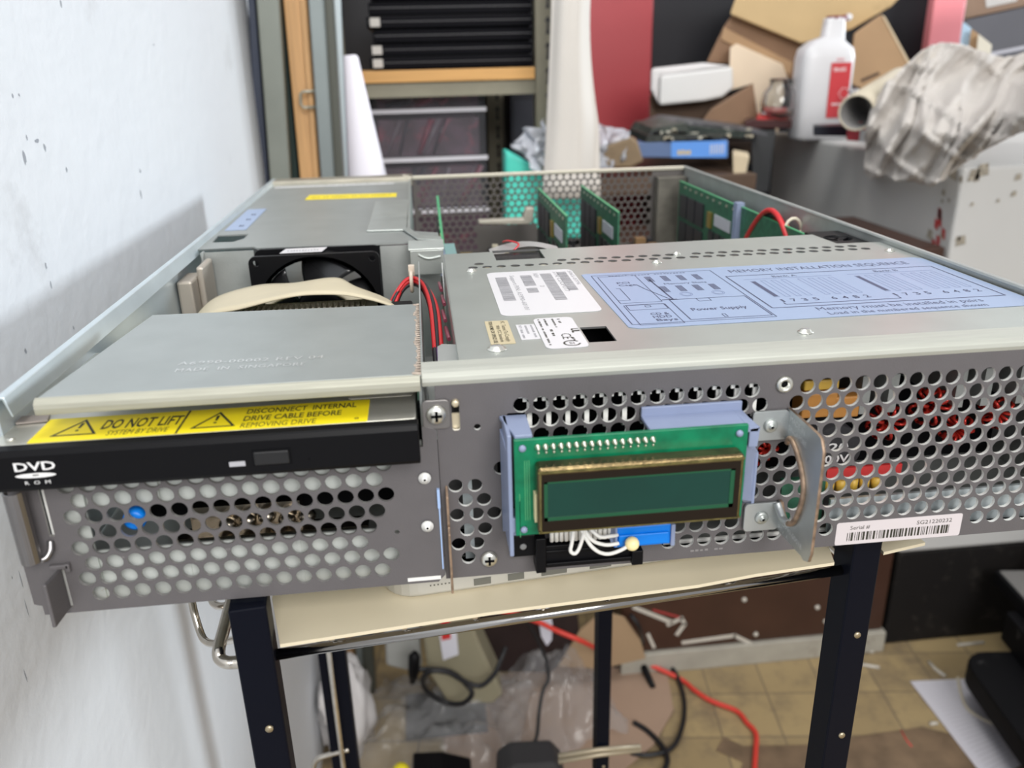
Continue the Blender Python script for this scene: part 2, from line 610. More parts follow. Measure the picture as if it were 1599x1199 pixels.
prof = [(0.0, 0.0820), (-0.0006, 0.0838), (-0.0002, 0.0856), (0.0012, 0.0868), (0.0035, 0.0872), (0.0125, 0.0872), (0.0125, 0.0862), (0.0030, 0.0860), (0.0012, 0.0850), (0.0010, 0.0820)]
m.prism([(0.150, a, b) for a, b in prof], (0.284, 0, 0))
sf = mat('scuffed_pale_fold', (0.43, 0.44, 0.395), 0.5, 0.25, 0.06, 40, stain=(0.42, 0.42, 0.40), sscale=60, slo=0.6, shi=0.75, aniso=(1, 14, 14))
m.build('panel_top_fold', sf, srv, bevel=0.0003)
m = MB()
m.box(0.1545, 0.434, 0.0014, 0.0130, 0.0, 0.0012)
m.build('panel_bottom_fold', GREY, srv)
m = MB()
m.lathe((0.2867, 0, 0.0741), [(0.0034, 0.0), (0.0032, -0.0010), (0.0022, -0.0016), (0.0016, -0.0010), (0.0014, 0.0)], 20, 0, 'y')
m.lathe((0.2867, -0.0002, 0.0741), [(0.0013, 0.0), (0.0001, -0.0001)], 14, 1, 'y')
m.build('threaded_stud', [BRIGHT, DARK], srv)
# painted stamp on the lower lip of the panel
m = MB().marks(8, (0.252, -0.0001, 0.0030), X, Z, 0.0010, 0.016)
m.build('stamped_number', mat('dull_stamp', (0.24, 0.23, 0.23), 0.5), srv)

# serial label
ser = MB().prism([(a * mm, -0.0001, b * mm) for a, b in rrect(315.5, 370.5, 0.3, 10.9, 1.0)], (0, -0.0002, 0)).build('serial_label', mat('pinkish_white_label', (0.62, 0.57, 0.58), 0.4), srv)
m = MB()
m.text('Serial #', (0.3215, -0.00035, 0.0073), X, Z, 0.0018, 0.0085)
m.text('SG21220232', (0.366, -0.00035, 0.0073), X, Z, 0.0018, 0.0155, 'R')
x = 0.3205
rr = random.Random(3)
while x < 0.3655:
    w = rr.choice([0.00025, 0.0003, 0.0006, 0.0009])
    m.add([(x, -0.00035, 0.0020), (x + w, -0.00035, 0.0020), (x + w, -0.00035, 0.0060), (x, -0.00035, 0.0060)], [(0, 1, 2, 3)])
    x += w + rr.choice([0.0003, 0.0004, 0.0007])
m.build('label_print', INK, ser, recalc=False)

# square clamp plate with phillips screw
m = MB().prism([(a * mm, -0.0002, b * mm) for a, b in rrect(149.5, 159.6, 65.5, 77.0, 1.8)], (0, -0.0010, 0))
cl = m.build('clamp_plate', mat('taupe_clamp', (0.20, 0.19, 0.185), 0.32, 0.5), srv, bevel=0.0003)


def phillips(name, x, y, z, rad, parent, axis='y', mt=None):
    m = MB()
    s = -1 if axis == 'y' else 1
    m.lathe((x, y, z), [(rad, 0), (rad, s * rad * .22), (rad * .86, s * rad * .45), (rad * .5, s * rad * .60), (0.0001, s * rad * .64)], 24, 0, axis)
    w, l, h = rad * .13, rad * .55, rad * .70
    if axis == 'y':
        m.box(x - l, x + l, y - h, y - h + rad * .1, z - w, z + w, 1)
        m.box(x - w, x + w, y - h, y - h + rad * .1, z - l, z + l, 1)
    else:
        m.box(x - l, x + l, y - w, y + w, z + h - rad * .1, z + h, 1)
        m.box(x - w, x + w, y - l, y + l, z + h - rad * .1, z + h, 1)
    return m.build(name, [mt or BRIGHT, DARK], parent)


phillips('screw', 0.1546, -0.0012, 0.0715, 0.0037, cl)
phillips('screw', 0.1719, -0.0001, 0.0078, 0.0034, srv)
for i, (x, z) in enumerate(((0.1488, 0.0464), (0.1486, 0.0258))):
    m = MB().lathe((x, -0.0021, z), [(0.0024, 0.0), (0.0023, -0.0006), (0.0012, -0.0010), (0.0010, -0.0018), (0.0003, -0.0018)], 20, 0, 'y')
    m.lathe((x, -0.0040, z), [(0.0005, 0), (0.0001, -0.0001)], 8, 1, 'y')
    m.build('rivet', [PALE, DARK], srv)
m = MB().box(0.1600, 0.1633, 0.0020, 0.0030, 0.0635, 0.0700)
m.lathe((0.1617, -0.0002, 0.0752), [(0.0014, 0.003), (0.0014, -0.0012), (0.0009, -0.0016), (0.0001, -0.0016)], 14, 0, 'y')
m.build('latch_pin', mat('cream_plated_pin', (0.66, 0.58, 0.42), 0.35, 0.6), srv)

# ---- drive cage (front left): perforated bezel plate, top cover
LP = []
for k, zz in enumerate([53.2, 46.8, 40.4, 33.7, 27.3, 20.6, 14.2, 7.4]):
    x = 24.8 if k % 2 == 1 else 21.2
    if k == 7:
        x = 24.8
    n = {0: 16, 1: 15, 2: 16, 3: 15, 4: 15, 5: 14, 6: 16, 7: 15}[k]
    for i in range(n):
        if k == 0 and i == 0:
            pass
        LP.append(circ((x + i * 7.52) * mm, zz * mm, 0.0031, 16))
LP.append(circ(0.1369, 0.0239, 0.0010, 10))
LP.append(rrect(0.0118, 0.0138, 0.0333, 0.0560, 0.0003, 1))
LP.append(rrect(0.0121, 0.0139, 0.0022, 0.0195, 0.0003, 1))
m = MB()
outl = [(0.003, 0.0), (0.1515, 0.0), (0.1543, 0.003), (0.1543, 0.0655), (0.149, 0.0672), (0.149, 0.059), (0.0, 0.059), (0.0002, 0.005), (0.003, 0.004)]
m.plate(outl, LP, lambda a, b, d: (a, -0.0016 + d, b), 0.0013, 0, 1)
m.build('drive_cage_plate', [GREY, mat('taupe_hole_edge', (0.28, 0.27, 0.265), 0.4, 0.4)], srv, recalc=False)
m = MB()
m.box(0.0118, 0.0140, 0.0008, 0.002, 0.0, 0.057)
m.build('bare_edge_strip', PALE, srv)
m = MB()
m.box(0.1395, 0.1525, -0.0018, -0.0014, 0.0012, 0.0028)
m.build('scratched_bare_strip', PALE, srv)
m = MB()
m.box(0.1530, 0.1540, -0.0030, 0.001, 0.0335, 0.0415)
m.box(0.1533, 0.1538, -0.0022, 0.001, 0.006, 0.0335)
m.build('blue_edge_clip', mat('light_blue_clip', (0.36, 0.50, 0.78), 0.35), srv)
m = MB()
m.prism([(0.1562, 0.0, 0.0415), (0.1562, -0.0045, 0.0385), (0.1562, -0.0045, 0.0270), (0.1562, -0.0030, 0.0250), (0.1562, -0.0055, 0.0230), (0.1562, -0.0055, -0.0035), (0.1562, -0.0035, -0.0045), (0.1562, 0.0, -0.0045)], (0.0010, 0, 0))
m.build('rusty_lever', RUST, srv, bevel=0.0003)

m = MB()   # left: perpendicular tab, hook block, chrome channel
m.prism([(0.0118, -0.0016, 0.0195), (0.0118, -0.0150, 0.0215), (0.0118, -0.0155, 0.0035), (0.0118, -0.0016, 0.0025)], (0.0014, 0, 0))
m.box(0.0095, 0.0165, -0.0034, -0.0014, 0.0200, 0.0220)
m.box(0.0150, 0.0168, -0.0034, -0.0014, 0.0185, 0.0222)
m.build('side_tab', GREY, srv, bevel=0.0005)
m = MB()
pp = []
for i in range(9):
    a = math.radians(200 - 200 * i / 8)
    pp.append((0.0062 + 0.0036 * math.cos(a), -0.0060 - 0.0040 * math.sin(a)))
ring = [(x, y, 0.0265) for x, y in pp] + [(x * 0.86 + 0.0062 * 0.14, y * 0.86 - 0.0060 * 0.14, 0.0265) for x, y in reversed(pp)]
m.prism(ring, (0, 0, 0.0285))
m.tube(smooth_path([(0.0065, -0.0055, 0.0272), (0.0100, -0.0055, 0.0265), (0.0118, -0.0035, 0.0285), (0.0118, -0.0016, 0.0315)]), 0.0013, 10)
m.build('chrome_latch_channel', mat('polished_latch_steel', (0.30, 0.29, 0.29), 0.28, 1.0, 0.2, 40, aniso=(200, 200, 1)), srv)

m = MB()   # cage top cover with front lip
m.hexa([(0.0185, 0.0, 0.0858), (0.1500, 0.0, 0.0858), (0.1488, 0.0955, 0.0858), (0.0285, 0.1005, 0.0858),
        (0.0185, 0.0, 0.0868), (0.1500, 0.0, 0.0868), (0.1488, 0.0955, 0.0868), (0.0285, 0.1005, 0.0868)])
m.box(0.1488, 0.1500, 0.002, 0.0945, 0.060, 0.0860)
paint = mat('cage_cover_steel', (0.37, 0.40, 0.395), 0.40, 0.6, 0.05, 50, 0.03, 1200)
cage = m.build('drive_cage_cover', paint, srv, bevel=0.0005)
m = MB()
pr_ = [(0.0005, 0.0868), (-0.0012, 0.0866), (-0.0026, 0.0852), (-0.0028, 0.0835), (-0.0024, 0.0812), (-0.0016, 0.0812), (-0.0018, 0.0835), (-0.0014, 0.0848), (0.0005, 0.0856)]
m.prism([(0.0178, a, b) for a, b in pr_], (0.1318, 0, 0))
m.build('cover_lip', mat('scuffed_cream_lip', (0.42, 0.415, 0.345), 0.45, 0.3, 0.08, 50, aniso=(1, 10, 10)), cage, bevel=0.0003)
m = MB()
m.text('A6990-00002 REV 04', (0.0585, 0.0262, 0.08690), (1, -0.03, 0), Y, 0.0036, 0.0545, sp=1.1)
m.text('MADE  IN  SINGAPORE', (0.0595, 0.0186, 0.08690), (1, -0.02, 0), Y, 0.0034, 0.0475, sp=1.1)
m.build('stamped_lettering', mat('stamp_highlight', (0.68, 0.70, 0.70), 0.3, 0.6), cage, recalc=False)
m = MB()   # rusty worn corner of the cover
for i in range(34):
    yy = 0.002 + 0.092 * i / 33
    w = 0.0012 + 0.0035 * abs(noise.noise(Vector((yy * 140, 1.3, 0))))
    m.add([(0.1500 - w * 0.9, yy - 0.0016, 0.08684), (0.1500, yy - 0.0020, 0.08684), (0.1500, yy + 0.0020, 0.08684), (0.1500 - w, yy + 0.0010, 0.08684)], [(0, 1, 2, 3)])
m.build('worn_rusty_edge', mat('rust_wear', (0.42, 0.35, 0.29), 0.6, 0.3, 0.35, 500), cage, recalc=False)

# slim optical drive
m = MB().box(0.0035, 0.1472, -0.0085, 0.090, 0.0590, 0.0735)
dvd = m.build('optical_drive', mat('drive_lid_steel', (0.62, 0.61, 0.55), 0.34, 0.75, 0.05, 80), srv, bevel=0.0004)
m = MB().prism([(0.0020, a, b) for a, b in ((-0.0085, 0.0575), (-0.0130, 0.0580), (-0.0138, 0.0595), (-0.0138, 0.0712), (-0.0128, 0.0732), (-0.0085, 0.0736))], (0.1460, 0, 0))
bz = m.build('drive_bezel', BLACKP, dvd, bevel=0.0004)
m = MB().prism([(a * mm, -0.0138, b * mm) for a, b in rrect(91.0, 103.0, 62.4, 67.4, 0.5)], (0, -0.0010, 0))
m.build('eject_button', mat('button_black', (0.012, 0.012, 0.013), 0.35), dvd, bevel=0.0004)
m = MB().box(0.0903, 0.1037, -0.01395, -0.0136, 0.0618, 0.0680)
m.lathe((0.1094, -0.0138, 0.0630), [(0.0005, 0), (0.0004, -0.0001)], 10, 0, 'y')
m.build('button_recess', DARK, dvd)
m = MB().box(0.0824, 0.0878, -0.0141, -0.0136, 0.0623, 0.0641)
m.build('status_light', mat('grey_indicator', (0.42, 0.42, 0.45), 0.35), dvd)
m = MB()
yb = -0.01395
m.text('DVD', (0.0125, yb, 0.0660), (1, 0, 0), Z, 0.0031, 0.0133, bold=0.018, sp=1.0)
el = [(0.0188 + 0.0066 * math.cos(2 * math.pi * i / 32), yb, 0.0641 + 0.0009 * math.sin(2 * math.pi * i / 32)) for i in range(32)]
el2 = [(0.0188 + 0.0012 * math.cos(2 * math.pi * i / 32), yb, 0.0642 + 0.00025 * math.sin(2 * math.pi * i / 32)) for i in range(32)]
m.add(el + el2, [(i, (i + 1) % 32, 32 + (i + 1) % 32, 32 + i) for i in range(32)])
m.text('R  O  M', (0.0148, yb, 0.0608), X, Z, 0.0013, 0.0082)
m.build('drive_logo', WINK, dvd, recalc=False)
st = MB().prism([(a * mm, b * mm, 0.0735) for a, b in rrect(15.5, 130.2, -8.2, 12.4, 0.6)], (0, 0, 0.00015)).build('warning_sticker', YEL, dvd)
m = MB()
zs = 0.07372


def tri(cx, y0, y1, hw):
    t = 0.0011
    A, B, C_ = (cx - hw, y0), (cx + hw, y0), (cx, y1)
    g = ((cx), (y0 * 2 + y1) / 3)
    q = 0.80
    inn = [(g[0] + (p[0] - g[0]) * q, g[1] + (p[1] - g[1]) * q) for p in (A, B, C_)]
    m.add([(p[0], p[1], zs) for p in (A, B, C_)] + [(p[0], p[1], zs) for p in inn], [(0, 1, 4, 3), (1, 2, 5, 4), (2, 0, 3, 5)])
    m.add([(cx - 0.0004, y0 + 0.006, zs), (cx + 0.0004, y0 + 0.006, zs), (cx + 0.0006, y0 + 0.0105, zs), (cx - 0.0006, y0 + 0.0105, zs)], [(0, 1, 2, 3)])
    m.add([(cx - 0.0005, y0 + 0.0035, zs), (cx + 0.0005, y0 + 0.0035, zs), (cx + 0.0005, y0 + 0.0048, zs), (cx - 0.0005, y0 + 0.0048, zs)], [(0, 1, 2, 3)])


tri(0.0290, -0.0040, 0.0100, 0.0078)
tri(0.0763, -0.0050, 0.0090, 0.0078)
m.text('DO NOT LIFT', (0.0368, 0.0000, zs), X, Y, 0.0080, 0.0272, bold=0.02)
m.text('SYSTEM BY DRIVE', (0.0405, -0.0060, zs), X, Y, 0.0042, 0.0205)
m.text('DISCONNECT  INTERNAL', (0.0860, 0.0055, zs), X, Y, 0.0044, 0.0395, bold=0.015)
m.text('DRIVE CABLE BEFORE', (0.0860, -0.0010, zs), X, Y, 0.0044, 0.0345, bold=0.015)
m.text('REMOVING DRIVE', (0.0860, -0.0070, zs), X, Y, 0.0042, 0.0260)
m.text('e', (0.1255, -0.0060, zs), X, Y, 0.0025, 0.0016)
m.add([(0.0642, -0.0082, zs), (0.0650, -0.0082, zs), (0.0652, 0.0122, zs), (0.0644, 0.0122, zs)], [(0, 1, 2, 3)])
m.build('warning_print', INK, st, recalc=False)
m = MB().hexa([(0.0050, 0.0090, 0.0738), (0.0155, 0.0100, 0.0738), (0.0140, 0.0160, 0.0738), (0.0035, 0.0150, 0.0738),
               (0.0050, 0.0090, 0.0745), (0.0155, 0.0100, 0.0745), (0.0140, 0.0160, 0.0745), (0.0035, 0.0150, 0.0745)])
m.build('knurled_clip', mat('dull_brown_steel', (0.34, 0.30, 0.28), 0.5, 0.5), dvd)
m = MB().lathe((0.0085, -0.0035, 0.0735), [(0.0014, 0), (0.0012, 0.0004), (0.0001, 0.0005)], 14)
m.build('small_screw', BRIGHT, dvd)
m = MB().prism([(a * mm, b * mm, 0.0735) for a, b in rrect(122, 146, 13.8, 18.5, 1.2)], (0, 0, 0.0002))
m.build('masking_tape', mat('grey_tape', (0.52, 0.50, 0.46), 0.5), dvd)

# things seen through the left holes
m = MB()
m.box(0.016, 0.1485, 0.0050, 0.0060, 0.0405, 0.0585)
m.box(0.016, 0.1485, 0.0040, 0.0050, 0.0005, 0.0225)
m.box(0.016, 0.0245, 0.0030, 0.0040, 0.0005, 0.0585)
m.box(0.056, 0.0575, 0.0036, 0.0046, 0.0005, 0.0160)
m.box(0.098, 0.0995, 0.0036, 0.0046, 0.0005, 0.0225)
m.box(0.050, 0.0508, 0.0040, 0.0050, 0.0405, 0.0585)
m.build('drive_tray', mat('tray_pale_steel', (0.58, 0.61, 0.58), 0.35, 0.3, 0.10, 60, stain=(0.40, 0.36, 0.30), sscale=70, slo=0.66, shi=0.72), srv)
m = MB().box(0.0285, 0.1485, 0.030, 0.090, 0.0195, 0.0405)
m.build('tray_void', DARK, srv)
m = MB()
for i, x in enumerate((0.070, 0.078, 0.0855, 0.093, 0.101)):
    m.ball((x, 0.0165, 0.0228 + 0.0012 * (i % 3)), 0.0036, 0, 8, (1, 1, 0.8))
m.box(0.050, 0.125, 0.012, 0.020, 0.0190, 0.0200)
m.box(0.055, 0.098, 0.020, 0.026, 0.0190, 0.0290)
m.build('spring_contacts', mat('tarnished_contact', (0.45, 0.40, 0.33), 0.25, 1.0), srv)
m = MB()
m.lathe((0.0405, 0.0030, 0.0350), [(0.0042, 0.006), (0.0042, 0.0), (0.0030, -0.0008), (0.0001, -0.0008)], 18, 0, 'y')
m.build('blue_release_knob', BLUE, srv)

# ---- LCD module on its bracket
lcd = MB().box(0.1807, 0.2652, -0.0208, -0.0192, 0.0298, 0.0680).build('display_circuit_board', PCB, srv, bevel=0.0002)
m = MB()
m.box(0.1878, 0.2617, -0.0285, -0.0209, 0.0340, 0.0600)
fr_ = m.build('display_frame', BRONZE, lcd, bevel=0.0012)
m = MB()

for (a, b, c, d) in ((0.1880, 0.2615, 0.0583, 0.0592), (0.1880, 0.2615, 0.0348, 0.0355), (0.1896, 0.2583, 0.0392, 0.0398), (0.1886, 0.1890, 0.0350, 0.0585), (0.2602, 0.2606, 0.0350, 0.0585)):
    m.box(a, b, -0.02875, -0.0284, c, d)
m.build('frame_ridge', mat('olive_gold_ridge', (0.30, 0.26, 0.10), 0.25, 0.95, 0.4, 300), fr_)
m = MB()
m.plate([(0.1892, 0.0356), (0.2601, 0.0356), (0.2601, 0.0580), (0.1892, 0.0580)], [[(0.1899, 0.0398), (0.2582, 0.0398), (0.2582, 0.0553), (0.1899, 0.0553)]], lambda a, b, d: (a, -0.0292 + d, b), 0.0008)
m.build('inner_mask', mat('dark_bronze_mask', (0.035, 0.025, 0.018), 0.3, 0.8), fr_, recalc=False)
m = MB().box(0.1893, 0.2598, -0.0288, -0.0284, 0.0385, 0.0560)
gl_ = m.build('display_glass', LCDG, fr_)
m = MB()
for (a, b, c, d) in ((0.1899, 0.2582, 0.0398, 0.0412), (0.1899, 0.1912, 0.0398, 0.0553), (0.2566, 0.2582, 0.0398, 0.0553), (0.1899, 0.2582, 0.0545, 0.0553)):
    m.box(a, b, -0.0290, -0.02882, c, d)
m.build('green_glass_border', mat('green_border', (0.006, 0.075, 0.03), 0.15, spec=0.6), gl_)
m = MB().box(0.1812, 0.1881, -0.0225, -0.0209, 0.0380, 0.0510)
m.build('cream_backlight_edge', mat('cream_edge', (0.75, 0.68, 0.42), 0.4), lcd) if False else None
m = MB()
m.box(0.1872, 0.1882, -0.0245, -0.0209, 0.0370, 0.0480)
m.build('backlight_edge', mat('cream_edge', (0.75, 0.68, 0.42), 0.4), lcd)
MB().box(0.2616, 0.2622, -0.0245, -0.0209, 0.0440, 0.0515).build('backlight_edge', mat('cream_edge', (0.75, 0.68, 0.42), 0.4), lcd)
for i in range(16):
    x = 0.1890 + i * 0.00274
    m = MB()
    m.lathe((x, -0.0209, 0.0650), [(0.0012, 0), (0.0011, -0.0005), (0.0006, -0.0013), (0.0004, -0.0024), (0.0001, -0.0025)], 10, 0, 'y')
    m.lathe((x + 0.0003, -0.0209, 0.0627), [(0.0006, 0), (0.0002, -0.0004)], 8, 0, 'y')
    m.build('solder_pin', SOLDER, lcd)
for x, z in ((0.1836, 0.0650), (0.2618, 0.0650), (0.1836, 0.0325)):
    m = MB().lathe((x, -0.0209, z), [(0.0013, 0), (0.0013, -0.0008), (0.0008, -0.0014), (0.0001, -0.0015)], 16, 0, 'y')
    m.build('mounting_peg', BLUEGREY, lcd)
m = MB()   # traces
for z in (0.0470, 0.0440, 0.0410):
    m.box(0.1822, 0.1824, -0.02085, -0.0208, z - 0.012, z)
for x in (0.1842, 0.1850, 0.1858):
    m.box(x, x + 0.0002, -0.02085, -0.0208, 0.036, 0.060)
m.build('board_trace', mat('light_green_trace', (0.10, 0.36, 0.16), 0.4), lcd)
m = MB()   # plastic bracket
m.prism([(0.1775, -0.0005, 0.0690), (0.1875, -0.0005, 0.0690), (0.1875, -0.0190, 0.0690), (0.1812, -0.0190, 0.0690)], (0, 0, -0.0015))
m.box(0.1785, 0.1800, -0.0190, 0.0, 0.0200, 0.0690)
m.prism([(0.1775, -0.0008, 0.0640), (0.1785, -0.0160, 0.0610), (0.1785, -0.0160, 0.0290), (0.1775, -0.0008, 0.0200)], (0.0012, 0, 0))
m.box(0.1798, 0.1815, -0.0190, -0.0170, 0.0300, 0.0360)
m.box(0.2310, 0.2700, -0.0190, -0.0005, 0.0640, 0.0655)
m.box(0.2310, 0.2700, -0.0020, -0.0005, 0.0640, 0.0690)
m.box(0.2665, 0.2700, -0.0190, -0.0005, 0.0580, 0.0655)
m.prism([(0.2650, -0.0192, 0.0590), (0.2650, -0.0192, 0.0365), (0.2705, -0.0100, 0.0300), (0.2745, -0.0085, 0.0290), (0.2745, -0.0085, 0.0500), (0.2705, -0.0105, 0.0560)], (0.0012, 0.0010, 0))
m.prism([(0.2740, -0.0090, 0.0505), (0.2740, -0.0090, 0.0285), (0.2740, -0.0002, 0.0240), (0.2740, -0.0002, 0.0440)], (0.0012, 0, 0))
m.box(0.1800, 0.2655, -0.0185, -0.0005, 0.0285, 0.0297)
m.build('display_bracket', BLUEGREY, srv, bevel=0.0003)

# black ribbon connector under the display
m = MB()
m.box(0.1808, 0.1905, -0.0050, -0.0002, 0.0105, 0.0200)
m.box(0.1895, 0.1935, -0.0085, -0.0002, 0.0045, 0.0200)
m.box(0.1935, 0.2300, -0.0060, -0.0002, 0.0060, 0.0150)
m.box(0.1935, 0.2300, -0.0075, -0.0002, 0.0060, 0.0080)
m.box(0.1935, 0.2300, -0.0065, -0.0002, 0.0115, 0.0130)
m.box(0.2275, 0.2320, -0.0085, -0.0002, 0.0045, 0.0110)
con = m.build('ribbon_connector', BLACKP, srv, bevel=0.0004)
MB().lathe((0.1850, -0.0051, 0.0150), [(0.0015, 0), (0.0010, -0.0003), (0.0001, -0.0003)], 14, 0, 'y').build('connector_hole', mat('hole_grey', (0.2, 0.2, 0.2), 0.5), con)
m = MB()
for i in range(14):
    m.cyl((0.1960 + i * 0.0019, -0.0062, 0.0172 - i * 0.00005), (0.1960 + i * 0.0019, -0.0062, 0.0250), 0.0009, n=8)
m.build('ribbon_cable_end', WHITEW, con)
for k, pts in enumerate((
        [(0.2040, -0.011, 0.0285), (0.2028, -0.013, 0.0210), (0.2020, -0.014, 0.0172), (0.2040, -0.014, 0.0160), (0.2062, -0.013, 0.0195), (0.2085, -0.012, 0.0285)],
        [(0.2065, -0.011, 0.0275), (0.2100, -0.013, 0.0210), (0.2155, -0.013, 0.0180), (0.2210, -0.012, 0.0175)],
        [(0.2055, -0.011, 0.0270), (0.2100, -0.014, 0.0185), (0.2160, -0.014, 0.0145), (0.2235, -0.013, 0.0160), (0.2265, -0.011, 0.0190)],
        [(0.2085, -0.011, 0.0265), (0.2130, -0.013, 0.0220), (0.2175, -0.012, 0.0210), (0.2210, -0.010, 0.0200)])):
    MB().tube(smooth_path(pts), 0.00075, 8).build('white_wire', WHITEW, con)
m = MB()
m.box(0.2200, 0.2425, -0.0090, -0.0005, 0.0135, 0.0225)
m.box(0.2215, 0.2415, -0.0100, -0.0090, 0.0145, 0.0195)
pb = m.build('push_button_block', BLUE, srv, bevel=0.0006)
m = MB().ball((0.2262, -0.0125, 0.0172), 0.0028)
m.build('indicator_dome', AMBER, pb)
m = MB()
m.prism([(0.2175, -0.0020, 0.0240), (0.2202, -0.0100, 0.0240), (0.2202, -0.0110, 0.0150), (0.2185, -0.0090, 0.0160)], (0.0008, 0, 0))
m.box(0.2423, 0.2440, -0.0100, -0.0005, 0.0130, 0.0225)
m.build('block_clip', BLUEGREY, pb, bevel=0.0003)

# handle bracket with oval grip
HZ = mat('worn_zinc_plate', (0.52, 0.55, 0.55), 0.36, 0.75, 0.12, 60, stain=(0.36, 0.27, 0.20), sscale=30, slo=0.66, shi=0.78)
m = MB()
m.plate(rrect(0.2748, 0.2890, 0.0520, 0.0640, 0.0015), [], lambda a, b, d: (a, -0.0022 + d, b), 0.0016)
m.plate(rrect(0.2748, 0.2890, 0.0118, 0.0240, 0.0015), [], lambda a, b, d: (a, -0.0022 + d, b), 0.0016)
outer = [(0.0, 0.0645), (-0.0245, 0.0645), (-0.0275, 0.0640), (-0.0300, 0.0600), (-0.0302, 0.0560), (-0.0302, 0.0180), (-0.0290, 0.0140), (-0.0255, 0.0125), (-0.0235, 0.0130), (0.0, 0.0115), (0.0, 0.0245), (-0.0025, 0.0245), (-0.0045, 0.0215), (-0.0075, 0.0195), (-0.0120, 0.0200), (-0.0165, 0.0240), (-0.0200, 0.0320), (-0.0212, 0.0390), (-0.0195, 0.0440), (-0.0160, 0.0490), (-0.0100, 0.0535), (-0.0060, 0.0548), (-0.0048, 0.0530), (-0.0040, 0.0515), (0.0, 0.0515)]
m.plate(outer, [], lambda a, b, d: (0.2889 + d, a - 0.0006, b), 0.0012, 0, 1)
hb = m.build('handle_bracket', [HZ, RUST], srv)
for x, z, mt in ((0.2818, 0.0582, PALE), (0.2818, 0.0178, PALE)):
    m = MB().lathe((x, -0.0023, z), [(0.0028, 0.0), (0.0027, -0.0006), (0.0018, -0.0012), (0.0010, -0.0010), (0.0009, -0.0020), (0.0003, -0.0021)], 22, 0, 'y')
    m.lathe((x, -0.0044, z), [(0.0006, 0), (0.0001, -0.0001)], 8, 1, 'y')
    m.build('rivet', [GALV, DARK], hb)
arc = [(-0.0040, 0.0512), (-0.0060, 0.0540), (-0.0105, 0.0530), (-0.0162, 0.0486), (-0.0196, 0.0440), (-0.0213, 0.0390), (-0.0202, 0.0320), (-0.0168, 0.0240), (-0.0122, 0.0202), (-0.0078, 0.0195)]
MB().tube(smooth_path([(0.2884, a, b) for a, b in arc], 6), 0.0011, 9).build('rusty_grip_lip', RUST, hb)
MB().tube(smooth_path([(0.2884, -0.0122, 0.0202), (0.2882, -0.0078, 0.0197), (0.2880, -0.0045, 0.0218), (0.2876, -0.0025, 0.0240)], 6), 0.0016, 9).build('pale_grip_curl', HZ, hb)
m = MB()
xf = 0.28875
m.text('MADE IN', (xf, -0.0040, 0.0605), (0, -1, -0.05), (0, 0.0, 1), 0.0022, 0.0125)
m.text('SINGAPORE', (xf, -0.0035, 0.0565), (0, -1, -0.05), (0, 0.0, 1), 0.0022, 0.0150)
m.text('A5990-00018', (xf, -0.0050, 0.0165), (0, -1, -0.05), (0, 0.0, 1), 0.0022, 0.0190)
m.text('REV. A', (xf, -0.0035, 0.0130), (0, -1, -0.05), (0, 0.0, 1), 0.0020, 0.0090)
m.build('stamped_lettering', mat('pale_stamp', (0.74, 0.76, 0.76), 0.4, 0.3), hb, recalc=False)

# ---- power supply: cover with louvres, labels
holes = []
for i in range(30):
    x = 180.6 + 8.0 * i
    if x < 424:
        holes.append(circ(x * mm, 0.1775, 0.0028, 14))
    x = 184.6 + 8.0 * i
    if x < 412 and not (186 < x < 226) and abs(x - 301) > 4:
        holes.append(circ(x * mm, 0.1860, 0.0028, 14))
holes.append(rrect(0.2183, 0.2298, 0.0347, 0.0555, 0.0003, 1))
holes.append(rrect(0.1952, 0.2240, 0.1930, 0.2200, 0.0003, 1))
m = MB()
m.plate([(0.1645, 0.0142), (0.4302, 0.0142), (0.4302, 0.1935), (0.4035, 0.1945), (0.4015, 0.2240), (0.1655, 0.2160)], holes, lambda a, b, d: (a, b, 0.0835 - d), 0.0009, 0, 1)
m.prism([(0.1650, a, b) for a, b in ((0.0150, 0.0835), (0.0142, 0.0832), (0.0135, 0.0820), (0.0133, 0.0790), (0.0141, 0.0790), (0.0143, 0.0818), (0.0150, 0.0826))], (0.2655, 0, 0))
m.box(0.1645, 0.1653, 0.0142, 0.2150, 0.045, 0.0830)
pcv = mat('power_supply_steel', (0.48, 0.51, 0.485), 0.33, 0.62, 0.04, 40, 0.02, 1500)
psu = m.build('power_supply_cover', [pcv, mat('shade_dark_edge', (0.10, 0.10, 0.10), 0.5)], srv, recalc=False)  # hole sides darkened, shade of the louvres put into the colour
MB().box(0.1660, 0.4290, 0.0150, 0.2130, 0.0690, 0.0700).build('hole_shade_sheet', DARK, srv)  # added dark sheet standing for the shaded inside behind the louvres
MB().box(0.1952, 0.2240, 0.1935, 0.2195, 0.0800, 0.0815).build('black_foam_patch', mat('glossy_black_patch', (0.015, 0.015, 0.018), 0.25, 0, stain=(0.5, 0.5, 0.5), sscale=220, slo=0.68, shi=0.72), psu)
zc = 0.0836
for nm, x, y, rr_ in (('screw', 0.1804, 0.0332, 0.0030), ('screw', 0.1792, 0.1690, 0.0022), ('screw', 0.2838, 0.1683, 0.0022), ('screw', 0.3087, 0.0319, 0.0024), ('screw', 0.4229, 0.1690, 0.0022), ('screw', 0.3010, 0.1870, 0.0018)):
    m = MB().lathe((x, y, zc), [(rr_ * 1.35, 0), (rr_ * 1.3, 0.0002), (rr_, 0.0003), (rr_ * .85, 0.0012), (0.0001, 0.0014)], 20)
    m.box(x - rr_ * .6, x + rr_ * .6, y - rr_ * .12, y + rr_ * .12, zc + 0.0013, zc + 0.0015, 1)
    m.build(nm, [BRIGHT, INKG], psu)


